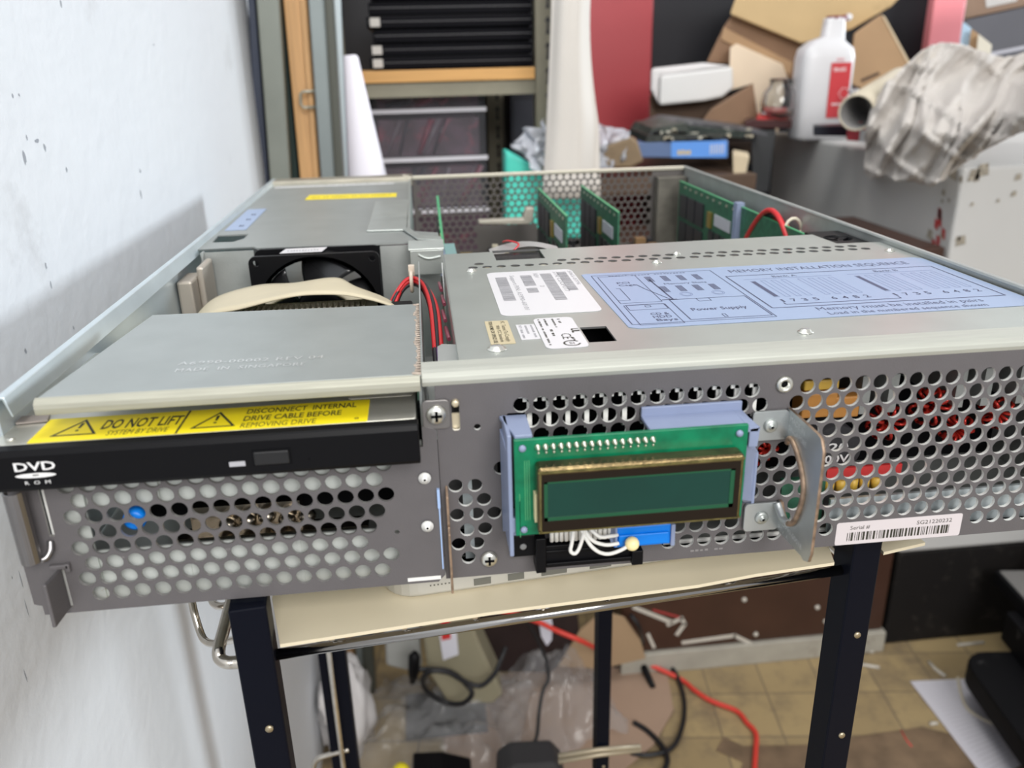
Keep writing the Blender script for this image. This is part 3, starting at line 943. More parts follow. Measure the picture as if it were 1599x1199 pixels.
def label(name, x0, x1, y0, y1, r, mt):
    return MB().prism([(a, b, 0.0836) for a, b in rrect(x0, x1, y0, y1, r)], (0, 0, 0.00018)).build(name, mt, psu)


ZP = 0.0836 + 0.00024
D = (0, -1, 0)


def bars(m, x0, x1, y0, y1, seed, mi=0, w0=0.0003):
    r = random.Random(seed)
    y = y0
    while y > y1:
        w = r.choice([w0, w0 * 1.5, w0 * 2.6])
        m.add([(x0, y, ZP), (x1, y, ZP), (x1, y - w, ZP), (x0, y - w, ZP)], [(3, 2, 1, 0)], mi)
        y -= w + r.choice([w0, w0 * 1.8])


L1 = label('support_label', 0.1868, 0.2335, 0.0780, 0.1620, 0.004, WLAB)
m = MB()
bars(m, 0.1905, 0.1965, 0.1500, 0.1030, 1)
bars(m, 0.2040, 0.2100, 0.1520, 0.1290, 2)
bars(m, 0.2040, 0.2095, 0.1250, 0.1160, 3)
bars(m, 0.2150, 0.2210, 0.1540, 0.1000, 4)
bars(m, 0.2275, 0.2322, 0.1560, 0.1150, 5) if False else bars(m, 0.2245, 0.2295, 0.1560, 0.1170, 5)
m.text('Support P/N: A5990-60101', (0.1985, 0.1530, ZP), D, X, 0.0024, 0.0670)
m.text('REV', (0.2115, 0.1550, ZP), D, X, 0.0024, 0.0090)
m.text('D', (0.2115, 0.1285, ZP), D, X, 0.0024, 0.0022)
m.text('STN: CDOPU17', (0.2225, 0.1570, ZP), D, X, 0.0024, 0.0420)
m.text('5065-0776', (0.2308, 0.1575, ZP), D, X, 0.0020, 0.0300)
m.build('label_print', INKG, L1, recalc=False)
L2 = label('approval_label', 0.2000, 0.2175, 0.0290, 0.0715, 0.003, WLAB)
m = MB()
m.marks(9, (0.2018, 0.0695, ZP), D, X, 0.0010, 0.0120, 2)
m.marks(16, (0.2018, 0.0560, ZP), D, X, 0.0010, 0.0230, 3)
m.marks(8, (0.2045, 0.0695, ZP), D, X, 0.0010, 0.0100, 4)
m.marks(6, (0.2050, 0.0540, ZP), D, X, 0.0012, 0.0095, 5)
m.marks(10, (0.2080, 0.0695, ZP), D, X, 0.0010, 0.0130, 6)
m.text('CE', (0.2085, 0.0475, ZP), D, X, 0.0042, 0.0075)
m.text('UL', (0.2140, 0.0540, ZP), D, X, 0.0032, 0.0060, bold=0.04)
m.marks(6, (0.2105, 0.0690, ZP), D, X, 0.0014, 0.0100, 7)
m.marks(5, (0.2125, 0.0420, ZP), D, X, 0.0010, 0.0055, 8)
cc = Vector((0.2112, 0.0345, ZP))
for i in range(28):
    a0, a1 = 2 * math.pi * i / 32 + 0.6, 2 * math.pi * (i + 1) / 32 + 0.6
    m.add([cc + Vector((math.cos(a) * r, math.sin(a) * r, 0)) for a, r in ((a0, .0036), (a1, .0036), (a1, .0028), (a0, .0028))], [(0, 1, 2, 3)])
m.text('GS', cc + Vector((-0.001, 0.0017, 0)), D, X, 0.0020, 0.0034)
m.build('label_print', INK, L2, recalc=False)
L3 = label('date_label', 0.1915, 0.1995, 0.0425, 0.0635, 0.0003, WLAB)
m = MB()
m.marks(13, (0.1975, 0.0620, ZP), D, X, 0.0010, 0.0175, 9)
m.marks(10, (0.1950, 0.0615, ZP), D, X, 0.0010, 0.0130, 10)
m.text('REV', (0.1925, 0.0620, ZP), D, X, 0.0013, 0.0045)
m.marks(9, (0.1925, 0.0560, ZP), D, X, 0.0011, 0.0125, 11)
m.build('label_print', INKG, L3, recalc=False)
L4 = label('tan_compliance_label', 0.1785, 0.1887, 0.0385, 0.0713, 0.0003, TANL)
m = MB()
m.text('FC  Tested To Comply', (0.1853, 0.0700, ZP), D, X, 0.0018, 0.0290)
m.text('With FCC Standards', (0.1828, 0.0640, ZP), D, X, 0.0016, 0.0230)
m.text('FOR HOME OR OFFICE USE', (0.1800, 0.0700, ZP), D, X, 0.0016, 0.0300, bold=0.02)
m.build('label_print', INK, L4, recalc=False)

L5 = MB().prism([(a, b, 0.0836) for a, b in ((0.2388, 0.0515), (0.2425, 0.0490), (0.4180, 0.0505), (0.4290, 0.0515), (0.4290, 0.1460), (0.4255, 0.1496), (0.2390, 0.1485), (0.2366, 0.1470))], (0, 0, 0.00018)).build('memory_sequence_label', BLAB, psu)
m = MB()


def ln(x0, y0, x1, y1, w=0.0005, mi=0):
    d = Vector((x1 - x0, y1 - y0, 0))
    if d.length == 0:
        return
    d.normalize()
    n = Vector((-d.y, d.x, 0)) * w / 2
    a, b = Vector((x0, y0, ZP)), Vector((x1, y1, ZP))
    m.add([a - n, b - n, b + n, a + n], [(0, 1, 2, 3)], mi)


def rct(x0, x1, y0, y1, w=0.0005, mi=0):
    ln(x0, y0, x1, y0, w, mi)
    ln(x1, y0, x1, y1, w, mi)
    ln(x1, y1, x0, y1, w, mi)
    ln(x0, y1, x0, y0, w, mi)


rct(0.3095, 0.4225, 0.0675, 0.1280, 0.0008)
m.text('MEMORY INSTALLATION SEQUENCE', (0.3150, 0.1350, ZP), X, Y, 0.0062, 0.1000)
for b0, nm in ((0.3160, 'Bank A'), (0.3715, 'Bank B')):
    m.text(nm, (b0 + 0.023, 0.1215, ZP), X, Y, 0.0035, 0.0130, 'C')
    ln(b0 + 0.0, 0.1195, b0 + 0.0470, 0.1195, 0.0006, 1)
    for i in range(8):
        xx = b0 + 0.0020 + 0.0054 * i + (0.0035 if i > 3 else 0)
        rct(xx, xx + 0.0024, 0.0850, 0.1160, 0.0004, 1)
        m.text('17356482'[i], (xx + 0.0010, 0.0762, ZP), X, Y, 0.0045, 0.0026 if i else 0.0012, 'C', bold=0.01)
    m.add([(b0 + 0.0021, 0.0860, ZP), (b0 + 0.0042, 0.0860, ZP), (b0 + 0.0042, 0.1150, ZP), (b0 + 0.0021, 0.1150, ZP)], [(0, 1, 2, 3)], 0)
ln(0.3180, 0.0750, 0.3180, 0.0720, 0.0007)
ln(0.3180, 0.0720, 0.3738, 0.0720, 0.0007)
ln(0.3738, 0.0720, 0.3738, 0.0750, 0.0007)
m.text('Memory must be installed in pairs', (0.3280, 0.0600, ZP), X, Y, 0.0048, 0.0790)
m.text('Load in the numbered sequence shown', (0.3300, 0.0530, ZP), X, Y, 0.0040, 0.0745)
# machine outline drawing
rct(0.2412, 0.3060, 0.0545, 0.1430)
rct(0.2445, 0.2640, 0.0530, 0.0840, 0.0004)
rct(0.2455, 0.2635, 0.0760, 0.0845, 0.0004)
rct(0.2440, 0.2640, 0.0880, 0.1400, 0.0004)
ln(0.2440, 0.0930, 0.2500, 0.0930, 0.0004)
ln(0.2500, 0.0930, 0.2500, 0.1150, 0.0004)
ln(0.2500, 0.1150, 0.2480, 0.1150, 0.0004)
rct(0.2680, 0.3050, 0.0570, 0.0900, 0.0006)
ln(0.2645, 0.0905, 0.2720, 0.0905, 0.0010)
ln(0.2700, 0.0905, 0.2690, 0.1300, 0.0009)
ln(0.2690, 0.0905, 0.2620, 0.1120, 0.0006)
ln(0.2620, 0.1120, 0.2600, 0.1210, 0.0006)
rct(0.2810, 0.2870, 0.0850, 0.0900, 0.0004)
rct(0.2540, 0.2565, 0.0800, 0.0825, 0.0004)
rct(0.2840, 0.2855, 0.0585, 0.0630, 0.0004)
for i in range(4):
    for j, (xx, yy) in enumerate(((0.2680 + 0.0085 * i, 0.1250), (0.2700 + 0.0085 * i, 0.1040))):
        for q in range(4):
            ln(xx + q * 0.0009, yy, xx + q * 0.0009, yy + 0.0110, 0.0006)
for xx in (0.2790, 0.2950):
    for rad in (0.0030, 0.0022):
        for i in range(20):
            a, b = 2 * math.pi * i / 20, 2 * math.pi * (i + 1) / 20
            ln(xx + rad * math.cos(a), 0.0985 + rad * 1.2 * math.sin(a), xx + rad * math.cos(b), 0.0985 + rad * 1.2 * math.sin(b), 0.0004, 1)
m.text('PCI', (0.2510, 0.1240, ZP), X, Y, 0.0033, 0.0065, bold=0.01)
m.text('Cage', (0.2508, 0.1195, ZP), X, Y, 0.0030, 0.0090, bold=0.01)
m.text('Memory Slots', (0.2740, 0.1180, ZP), X, Y, 0.0030, 0.0220)
m.text('CD &', (0.2530, 0.0668, ZP), X, Y, 0.0034, 0.0085, bold=0.012)
m.text('HDD', (0.2530, 0.0622, ZP), X, Y, 0.0034, 0.0085, bold=0.012)
m.text('Bays', (0.2532, 0.0575, ZP), X, Y, 0.0034, 0.0095, bold=0.012)
m.text('Power Supply', (0.2730, 0.0700, ZP), X, Y, 0.0042, 0.0260, bold=0.012)
m.marks(24, (0.2500, 0.1400, ZP), X, Y, 0.0012, 0.0420, 12)
m.build('label_print', [BINK, mat('slate_ink', (0.20, 0.25, 0.40), 0.5)], L5, recalc=False)

# small grey tongue beside the power supply, and gap contents
m = MB()
m.prism([at(683, 541, z=0.080), at(690, 537, z=0.080), at(716, 538, z=0.080), at(721, 573, z=0.080), at(684, 575, z=0.080)], (0, 0, -0.0008))
m.build('grey_tongue', GALVD, srv)
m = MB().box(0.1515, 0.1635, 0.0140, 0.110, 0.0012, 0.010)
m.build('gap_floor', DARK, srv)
m = MB().box(0.1500, 0.1506, 0.012, 0.20, 0.0, 0.0835)
m.prism([(0.1512, 0.11, 0.004), (0.1636, 0.11, 0.004), (0.1636, 0.235, 0.004), (0.1512, 0.235, 0.004)], (0, 0, 0.001))
m.build('divider_sheet', GALVD, srv)
m = MB()
m.cyl((0.1648, 0.218, 0.078), (0.1655, 0.200, 0.030), 0.0009)
m.cyl((0.1668, 0.222, 0.080), (0.1672, 0.206, 0.030), 0.0007)
m.build('retaining_rod', PALE, srv)

# things seen through the power supply's front holes
ins = []
MB().box(0.315, 0.4325, 0.0060, 0.0075, 0.0030, 0.0185).build('inner_sheet', mat('pale_blue_sheet', (0.50, 0.56, 0.58), 0.4, 0.4), srv)
MB().box(0.2450, 0.4325, 0.0080, 0.0090, 0.0020, 0.0036).build('inner_rail', PALE, srv)
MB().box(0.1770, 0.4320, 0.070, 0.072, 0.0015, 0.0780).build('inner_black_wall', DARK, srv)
m = MB()
for i in range(14):
    x = 0.1885 + i * 0.0073
    m.box(x, x + 0.0018, 0.0035, 0.0045, 0.0600, 0.0735)
    m.box(x - 0.0015, x + 0.0038, 0.0035, 0.0045, 0.0722, 0.0740)
m.box(0.1825, 0.2900, 0.0035, 0.0045, 0.0738, 0.0760)
m.build('slotted_vent', PALE, srv)
for x, z, r_, mt in ((0.2925, 0.0355, 0.0055, COPPER), (0.2850, 0.0290, 0.0050, COPPER), (0.2945, 0.0430, 0.0050, BRONZE), (0.3450, 0.0440, 0.0085, COPPER), (0.3640, 0.0500, 0.0090, COPPER), (0.3780, 0.0380, 0.0075, COPPER), (0.3950, 0.0450, 0.0080, COPPER)):
    m = MB()
    for i in range(9):
        a = math.pi * 2 * i / 9
        c = Vector((x + math.cos(a) * r_ * .6, 0.024, z + math.sin(a) * r_ * .6))
        dr = Vector((math.cos(a), 0, math.sin(a)))
        m.tube([c + dr * math.cos(t) * r_ * .34 + Vector((0, math.sin(t) * r_ * .5, 0)) for t in [2 * math.pi * j / 12 for j in range(13)]], 0.0008, 6)
    m.build('choke_coil', mt, srv)
for x, z, w, h, mt in ((0.3040, 0.0560, 0.0150, 0.0110, ORANGE), (0.3180, 0.0545, 0.0110, 0.0095, ORANGE), (0.3515, 0.0740, 0.0070, 0.0080, ORANGE), (0.3640, 0.0720, 0.0100, 0.0090, REDP), (0.3010, 0.0740, 0.0240, 0.0110, mat('maroon_capacitor', (0.10, 0.01, 0.015), 0.35)), (0.3040, 0.0650, 0.0150, 0.0045, YTAPE)):
    MB().box(x, x + w, 0.0180, 0.0280, z - h / 2, z + h / 2).build('film_capacitor', mt, srv, bevel=0.0008)
for x, z, r_ in ((0.3200, 0.0360, 0.0110), (0.3060, 0.0410, 0.0060)):
    m = MB().cyl((x, 0.0160, z), (x, 0.050, z), r_, n=24)
    m.build('electrolytic_capacitor', CHIP, srv)
m = MB()
m.text('820', (0.3120, 0.0157, 0.0360), X, Z, 0.0035, 0.013, bold=0.02)
m.text('200V', (0.3120, 0.0157, 0.0305), X, Z, 0.0035, 0.014, bold=0.02)
m.build('capacitor_print', WINK, srv, recalc=False)
m = MB().box(0.3150, 0.3480, 0.0120, 0.0135, 0.0250, 0.0295)
m.build('red_insulator_strip', REDP, srv)
m = MB()
for i in range(6):
    m.cyl((0.3125 + 0.0052 * i, 0.0140, 0.0180), (0.3125 + 0.0052 * i, 0.0140, 0.0235), 0.0022, n=12)
m.build('yellow_transformer', YTAPE, srv)
MB().box(0.2960, 0.3150, 0.0120, 0.0140, 0.0040, 0.0260).build('supply_circuit_board', PCBD, srv)
m = MB()
for x in (0.330, 0.342, 0.372, 0.384, 0.400, 0.415):
    m.box(x, x + 0.004, 0.020, 0.060, 0.050, 0.0690)
m.build('heat_sink', GALVD, srv)
m = MB()
for i in range(5):
    m.tube(smooth_path([(0.296 + 0.03 * i, 0.03, 0.076), (0.300 + 0.028 * i, 0.022, 0.0680), (0.318 + 0.022 * i, 0.024, 0.0730), (0.335 + 0.02 * i, 0.03, 0.066)]), 0.0014, 8)
m.build('dark_red_lead', mat('dark_red_lead', (0.22, 0.01, 0.02), 0.3), srv)
MB().box(0.1630, 0.1668, 0.0085, 0.0095, 0.0030, 0.0400).build('pale_inner_strip', mat('pale_blue_sheet', (0.5, 0.56, 0.58), 0.4), srv)
MB().box(0.1560, 0.1780, 0.020, 0.022, 0.0020, 0.0790).build('inner_dark_sheet', mat('charcoal_sheet', (0.10, 0.10, 0.10), 0.5), srv)

# ---- expansion card cage (rear left)
m = MB()
m.plate([(0.0088, 0.2680), (0.0440, 0.2690), (0.0470, 0.2640), (0.1300, 0.2600), (0.1645, 0.2600), (0.1640, 0.2900), (0.1430, 0.3020), (0.1430, 0.5740), (0.0078, 0.5900)],
        [[(0.0130, 0.2900), (0.0270, 0.2890), (0.0322, 0.2990), (0.0325, 0.3160), (0.0115, 0.3160)]], lambda a, b, d: (a, b, 0.0830 - d), 0.0010)
cover = m.build('card_cage_cover', mat('cage_top_steel', (0.36, 0.38, 0.37), 0.42, 0.6, 0.05, 40), srv, recalc=False)
m = MB()
m.box(0.0110, 0.0445, 0.2640, 0.2650, 0.004, 0.0815)
m.box(0.0125, 0.0137, 0.2600, 0.2655, 0.004, 0.0822)
m.build('card_cage_front', GALVD, cover)
MB().box(0.1255, 0.1640, 0.2590, 0.2600, 0.004, 0.0815).build('card_cage_front', GALVD, cover)
m = MB()
m.box(0.1432, 0.1450, 0.300, 0.575, 0.004, 0.0845)
m.build('card_cage_side', GALV, cover)
m = MB()
m.prism([(0.1150, 0.3020, 0.0831), (0.1425, 0.3000, 0.0831), (0.1435, 0.4380, 0.0831), (0.1155, 0.4360, 0.0831)], (0, 0, 0.0014))
m.build('raised_panel', GALV, cover, bevel=0.0006)
m = MB().prism([(0.0530, 0.4680, 0.0831), (0.1325, 0.4650, 0.0831), (0.1325, 0.4870, 0.0831), (0.0540, 0.4960, 0.0831)], (0, 0, 0.0003))
yl = m.build('yellow_strip_label', mat('mustard_label', (0.72, 0.58, 0.03), 0.5), cover)
m = MB()
m.marks(28, (0.058, 0.4760, 0.08345), X, Y, 0.0050, 0.0700, 13)
m.build('label_print', mat('olive_ink', (0.35, 0.28, 0.03), 0.5), yl, recalc=False)
m = MB().prism([(0.0128, 0.3315, 0.0831), (0.0276, 0.3320, 0.0831), (0.0270, 0.4260, 0.0831), (0.0122, 0.4255, 0.0831)], (0, 0, 0.0003))
bl_ = m.build('small_blue_label', BLAB, cover)
m = MB()
for yy in (0.345, 0.372, 0.395):
    m.marks(3, (0.0180, yy, 0.08345), X, Y, 0.006, 0.006, 14)
m.build('label_print', BINK, bl_, recalc=False)
m = MB()   # worn rear edge of the cover
for i in range(46):
    x = 0.014 + 0.112 * i / 45
    h = 0.010 + 0.006 * noise.noise(Vector((x * 300, 0, 0)))
    m.add([(x, 0.553, 0.0832), (x + 0.0022, 0.553 - h * .3, 0.0832), (x + 0.0020, 0.553 + h, 0.0832), (x, 0.553 + h * .8, 0.0832)], [(0, 1, 2, 3)])
m.build('scraped_edge', mat('scrape_white', (0.62, 0.62, 0.62), 0.5), cover, recalc=False)
m = MB().box(0.0080, 0.1465, 0.574, 0.598, 0.0780, 0.0866)
m.lathe((0.139, 0.578, 0.0866), [(0.004, 0), (0.0035, 0.002), (0.0001, 0.0022)], 14)
m.build('rear_flange', mat('tarnished_brown_steel', (0.45, 0.42, 0.35), 0.4, 0.8, 0.1, 60), cover, bevel=0.0008)
m = MB()   # latch at the right front corner
m.box(0.1450, 0.1660, 0.2400, 0.2415, 0.0660, 0.0815)
m.prism([(0.1440, 0.2400, 0.0815), (0.1665, 0.2400, 0.0815), (0.1665, 0.2560, 0.0840), (0.1440, 0.2560, 0.0840)], (0, 0, 0.0010))
m.tube(smooth_path([(0.1500, 0.2396, 0.0790), (0.1560, 0.2385, 0.0765), (0.1640, 0.2388, 0.0775)]), 0.0007, 8)
m.prism([(0.1400, 0.300, 0.0840), (0.1500, 0.262, 0.0840), (0.1660, 0.258, 0.0835), (0.1655, 0.270, 0.0835), (0.1520, 0.275, 0.0840), (0.1440, 0.305, 0.0840)], (0, 0, 0.0008))
m.build('cover_latch', GALV, cover, bevel=0.0005)
m = MB()   # block at the left front of the cage
m.box(0.0060, 0.0150, 0.2200, 0.2450, 0.030, 0.0735)
m.box(0.0150, 0.0190, 0.2330, 0.2600, 0.030, 0.0790)
m.build('mounting_block', mat('beige_grey_block', (0.42, 0.38, 0.33), 0.45, 0.4), srv, bevel=0.0015)

# cooling fan
fx, fy, fz, fs = 0.0855, 0.2380, 0.0425, 0.040
rot = Matrix.Translation((fx, fy, fz))
m = MB()
m.plate(rrect(fx - fs, fx + fs, fz - fs, fz + fs, 0.004), [circ(fx, fz, 0.0372, 40)] + [circ(fx + a * .0357, fz + b * .0357, 0.0021, 10) for a in (-1, 1) for b in (-1, 1)], lambda a, b, d: (a, fy + d, b), 0.0038)
m.plate(rrect(fx - fs, fx + fs, fz - fs, fz + fs, 0.004), [circ(fx, fz, 0.0372, 40)], lambda a, b, d: (a, fy + 0.0210 + d, b), 0.0040)
m.lathe((fx, fy, fz), [(0.0372, 0.0), (0.0372, 0.025), (0.0392, 0.025), (0.0392, 0.0), (0.0372, 0.0)], 40, 0, 'y', caps=False)
fan = m.build('cooling_fan', BLACKP, srv, recalc=True)
m = MB().lathe((fx, fy + 0.003, fz), [(0.0001, 0.0), (0.015, 0.0), (0.0165, 0.0015), (0.0165, 0.018), (0.0001, 0.018)], 28, 0, 'y')
m.build('fan_hub', BLACKP, fan)
fb = mat('glossy_fan_blade', (0.02, 0.02, 0.022), 0.22, spec=0.8)
for k in range(5):
    a0 = 2 * math.pi * k / 5 + 1.15

    def bf(s, t, a0=a0):
        r = 0.0160 + 0.0205 * t
        a = a0 + (0.98 * s - 0.30 * t)
        return (fx + r * math.cos(a), fy + 0.004 + 0.016 * s, fz + r * math.sin(a))
    o = MB().grid(bf, 10, 6).build('fan_blade', fb, fan)
    md = o.modifiers.new('th', 'SOLIDIFY')
    md.thickness = 0.0010
m = MB().prism([(0.0640, 0.2450, 0.0826), (0.0900, 0.2450, 0.0826), (0.0920, 0.2580, 0.0826), (0.0660, 0.2580, 0.0826)], (0, 0, 0.0003))
fl = m.build('fan_label', WLAB, fan)
m = MB().marks(11, (0.068, 0.2490, 0.08295), X, Y, 0.0026, 0.0200, 15)
m.build('label_print', INKG, fl, recalc=False)

# cream ribbon cables over the gap
def ribbon2(near, far):
    A, B = smooth_path(near, 8), smooth_path(far, 8)

    def fn(p, q):
        i = p * (len(A) - 1)
        i0 = min(int(i), len(A) - 2)
        a = A[i0].lerp(A[i0 + 1], i - i0)
        b = B[i0].lerp(B[i0 + 1], i - i0)
        return a.lerp(b, q) + Vector((0, 0, .0012 * math.sin(math.pi * q)))
    o = MB().grid(fn, len(A) - 1, 6).build('flat_ribbon_cable', CREAM, srv)
    md = o.modifiers.new('th', 'SOLIDIFY')
    md.thickness = 0.0008


ribbon2([(0.030, 0.150, 0.0640), (0.044, 0.140, 0.0745), (0.0600, 0.135, 0.0785), (0.0824, 0.130, 0.0842), (0.0979, 0.130, 0.0853), (0.1180, 0.130, 0.0832), (0.1400, 0.130, 0.0740), (0.1450, 0.130, 0.055)],
        [(0.018, 0.200, 0.0560), (0.032, 0.200, 0.0680), (0.0562, 0.200, 0.0742), (0.0777, 0.200, 0.0746), (0.1013, 0.200, 0.0765), (0.1130, 0.195, 0.0720), (0.1338, 0.190, 0.0620), (0.1400, 0.185, 0.045)])
ribbon2([(0.048, 0.200, 0.040), (0.062, 0.200, 0.0610), (0.085, 0.200, 0.0680), (0.105, 0.200, 0.0640), (0.120, 0.200, 0.044)],
        [(0.048, 0.225, 0.040), (0.060, 0.225, 0.0625), (0.085, 0.225, 0.0695), (0.107, 0.225, 0.0640), (0.122, 0.225, 0.044)])
ribbon2([(0.008, 0.125, 0.050), (0.014, 0.135, 0.0640), (0.028, 0.140, 0.0690), (0.050, 0.140, 0.060)],
        [(0.008, 0.175, 0.040), (0.014, 0.185, 0.0560), (0.026, 0.190, 0.0600), (0.045, 0.190, 0.050)])
m = MB()
for i in range(24):
    m.box(0.050 + i * 0.0030, 0.0512 + i * 0.0030, 0.160, 0.172, 0.060, 0.0700)
m.box(0.046, 0.126, 0.172, 0.176, 0.055, 0.0690)
m.build('contact_comb', mat('cream_black_comb', (0.62, 0.57, 0.46), 0.5), srv)
m = MB().box(0.0088, 0.1500, 0.100, 0.262, 0.0035, 0.0050)
m.build('gap_board', PCBD, srv)
m = MB().box(0.132, 0.146, 0.118, 0.150, 0.050, 0.074)
m.build('black_power_plug', BLACKP, srv, bevel=0.001)

# red, black and purple wire bundle with tie
cols = [BLKW, PURW, BLKW, REDW, PURW, REDW, REDW, BLKW]
for k in range(8):
    j = random.Random(k)
    dx, dz = (k % 3 - 1) * 0.0016, (k // 3 - 1) * 0.0018
    pts = [(0.1290 + dx * .4, 0.186 + dz, 0.048 + dz), (0.1345 + dx, 0.190, 0.062 + dz + dx), (0.1415, 0.196 + dx, 0.0715 + dz), (0.1480, 0.194 + dx, 0.0735 + dz * 1.0),
           (0.1535 + dx * .6, 0.174, 0.0735 + dz), (0.1570 + dx, 0.140, 0.0715 + dz * .6), (0.1575 + dx, 0.090, 0.066), (0.1575 + dx, 0.055 + 0.002 * (k % 2), 0.055)]
    MB().tube(smooth_path(pts, 8), 0.00120, 9).build('power_wire', cols[k], srv)
m = MB().tube([(0.1455, 0.196 + 0.0052 * math.cos(a), 0.0725 + 0.0055 * math.sin(a)) for a in [2 * math.pi * i / 16 for i in range(17)]], 0.0011, 8)
m.box(0.1440, 0.1475, 0.2000, 0.2040, 0.0735, 0.0810)
m.build('cable_tie', mat('beige_tie', (0.62, 0.53, 0.44), 0.45), srv)
m = MB()
for i in range(5):
    m.cyl((0.1615 + 0.0006 * (i % 2), 0.20 - 0.030 * i, 0.070), (0.1622 + 0.0006 * (i % 2), 0.175 - 0.030 * i, 0.072), 0.0010, n=8)
m.build('thin_side_lead', mat('dusky_red_lead', (0.25, 0.05, 0.08), 0.4), srv)

# ---- motherboard and cards
MB().box(0.1660, 0.4260, 0.2300, 0.5700, 0.0040, 0.0060).build('motherboard', mat('brown_green_board', (0.07, 0.075, 0.04), 0.5, 0, 0.5, 60, stain=(0.25, 0.20, 0.10), sscale=70, slo=0.58, shi=0.66), srv)
m = MB()
for i in range(170):
    x, y = RND.uniform(0.172, 0.42), RND.uniform(0.25, 0.56)
    w, d, h = RND.uniform(.002, .012), RND.uniform(.002, .012), RND.uniform(.002, .014)
    m.box(x, x + w, y, y + d, 0.006, 0.006 + h, RND.choice([0, 0, 0, 1, 2, 3]))
tag(m.build('board_components', [CHIP, GOLD, mat('cream_part', (0.55, 0.50, 0.38), 0.5), mat('brown_part', (0.22, 0.13, 0.06), 0.5)], srv), kind='stuff')
sock = mat('cream_socket', (0.62, 0.58, 0.46), 0.45)
for x0, n in ((0.2440, 4), (0.3760, 5)):
    for i in range(n):
        m = MB()
        xx = x0 + i * 0.0088
        m.box(xx, xx + 0.0072, 0.360, 0.372, 0.006, 0.0400)
        m.box(xx + 0.001, xx + 0.0062, 0.3595, 0.3605, 0.030, 0.0385)
        m.build('cream_socket_block', sock, srv, bevel=0.0006)


def heatsink(x0, x1, y0, y1, z1):
    m = MB()
    n = int((x1 - x0) / 0.0042)
    for i in range(n):
        x = x0 + (x1 - x0) * i / n
        m.hexa([(x, y0, 0.02), (x + 0.0014, y0, 0.02), (x + 0.0014, y1, 0.02), (x, y1, 0.02), (x, y0, z1), (x + 0.0014, y0, z1), (x + 0.0040, y1, z1), (x + 0.0026, y1, z1)])
    m.box(x0, x1, y0, y1, 0.018, 0.022)
    m.build('heat_sink', mat('warm_fin_metal', (0.52, 0.48, 0.40), 0.35, 0.8), srv)


heatsink(0.2560, 0.3060, 0.262, 0.318, 0.0560)
heatsink(0.3300, 0.4060, 0.245, 0.320, 0.0620)
heatsink(0.3380, 0.3700, 0.330, 0.350, 0.0300)


def card(x, y0, y1, z0, z1, t0, chips=True, side=-1):
    """upright circuit card in the plane x; t0 = height of the lower top edge at the near end"""
    m = MB().prism([(x, y0, z0), (x, y1, z0), (x, y1, z1), (x, y0, t0)], (0.0016, 0, 0))
    c = m.build('memory_riser_card', PCBD, srv)
    L = y1 - y0
    top = lambda y: t0 + (z1 - t0) * (y - y0) / L
    MB().prism([(x - 0.0002, y0, top(y0)), (x - 0.0002, y1, top(y1)), (x + 0.0018, y1, top(y1)), (x + 0.0018, y0, top(y0))], (0, 0, 0.0006)).build('bright_card_edge', mat('leaf_green_edge', (0.07, 0.32, 0.15), 0.45), c)
    if chips:
        for i in range(2):
            for q in range(3):
                a = y0 + L * (0.52 + 0.15 * q)
                m = MB().box(x - 0.0016, x, a, a + L * .13, z0 + 0.006 + 0.026 * i, z0 + 0.028 + 0.026 * i)
                m.build('memory_chip', CHIP, c)
        m = MB()
        for q in range(4):
            a = y0 + L * (0.04 + 0.10 * q)
            m.box(x - 0.0016, x, a, a + L * .07, z0 + 0.010, z0 + 0.034)
        m.build('memory_chip', CHIP, c)
        MB().box(x - 0.0020, x, y0 + L * .38, y0 + L * .44, z0 + 0.036, z0 + 0.050).build('gold_crystal', GOLD, c)
        MB().box(x - 0.0008, x, y0 + L * .10, y0 + L * .34, z0 + 0.040, z0 + 0.050).build('white_card_label', mat('lilac_label', (0.50, 0.50, 0.56), 0.5), c)
        m = MB()
        for q in range(9):
            yy = y0 + L * (0.06 + 0.1 * q)
            m.box(x - 0.0008, x, yy, yy + 0.004, top(yy) - 0.0045, top(yy) - 0.0025)
        m.build('silver_pads', SOLDER, c)
    return c


card(0.1680, 0.318, 0.480, 0.010, 0.080, 0.052)
card(0.2685, 0.378, 0.540, 0.010, 0.0752, 0.0748)
card(0.3125, 0.384, 0.545, 0.010, 0.0752, 0.0748)
card(0.4150, 0.385, 0.550, 0.010, 0.0752, 0.0750)
card(0.4165, 0.255, 0.384, 0.010, 0.0750, 0.0745, chips=False)
MB().box(0.4125, 0.4190, 0.384, 0.392, 0.010, 0.0785).build('blue_card_guide', BLUEGREY, srv)
MB().box(0.1690, 0.1770, 0.300, 0.345, 0.010, 0.0640).build('clear_guide', mat('blue_green_guide', (0.20, 0.34, 0.34), 0.3), srv)
m = MB().prism([(0.1640, 0.300, 0.0640), (0.1640, 0.345, 0.0600), (0.1640, 0.345, 0.0500), (0.1640, 0.300, 0.0500)], (0.006, 0, 0))
m.build('blue_latch', BLUEGREY, srv)
MB().box(0.4120, 0.4200, 0.243, 0.252, 0.050, 0.0790).build('blue_card_clip', BLUEGREY, srv)
for k in range(4):
    cx_, cy_ = 0.4225, 0.322
    P_ = [(cx_ - 0.006 + 0.003 * k, cy_ - 0.045 + 0.092 * i / 10, 0.052 + (0.030 - 0.0035 * k) * math.sin(math.pi * i / 10)) for i in range(11)]
    MB().tube(smooth_path(P_, 4), 0.0021, 9).build('looped_power_wire', [REDW, BLKW, REDW, BLKW][k], srv)
m = MB().tube([(0.4235 + 0.0062 * math.cos(a), 0.300, 0.0715 + 0.0085 * math.sin(a)) for a in [2 * math.pi * i / 14 for i in range(15)]], 0.0012, 8)
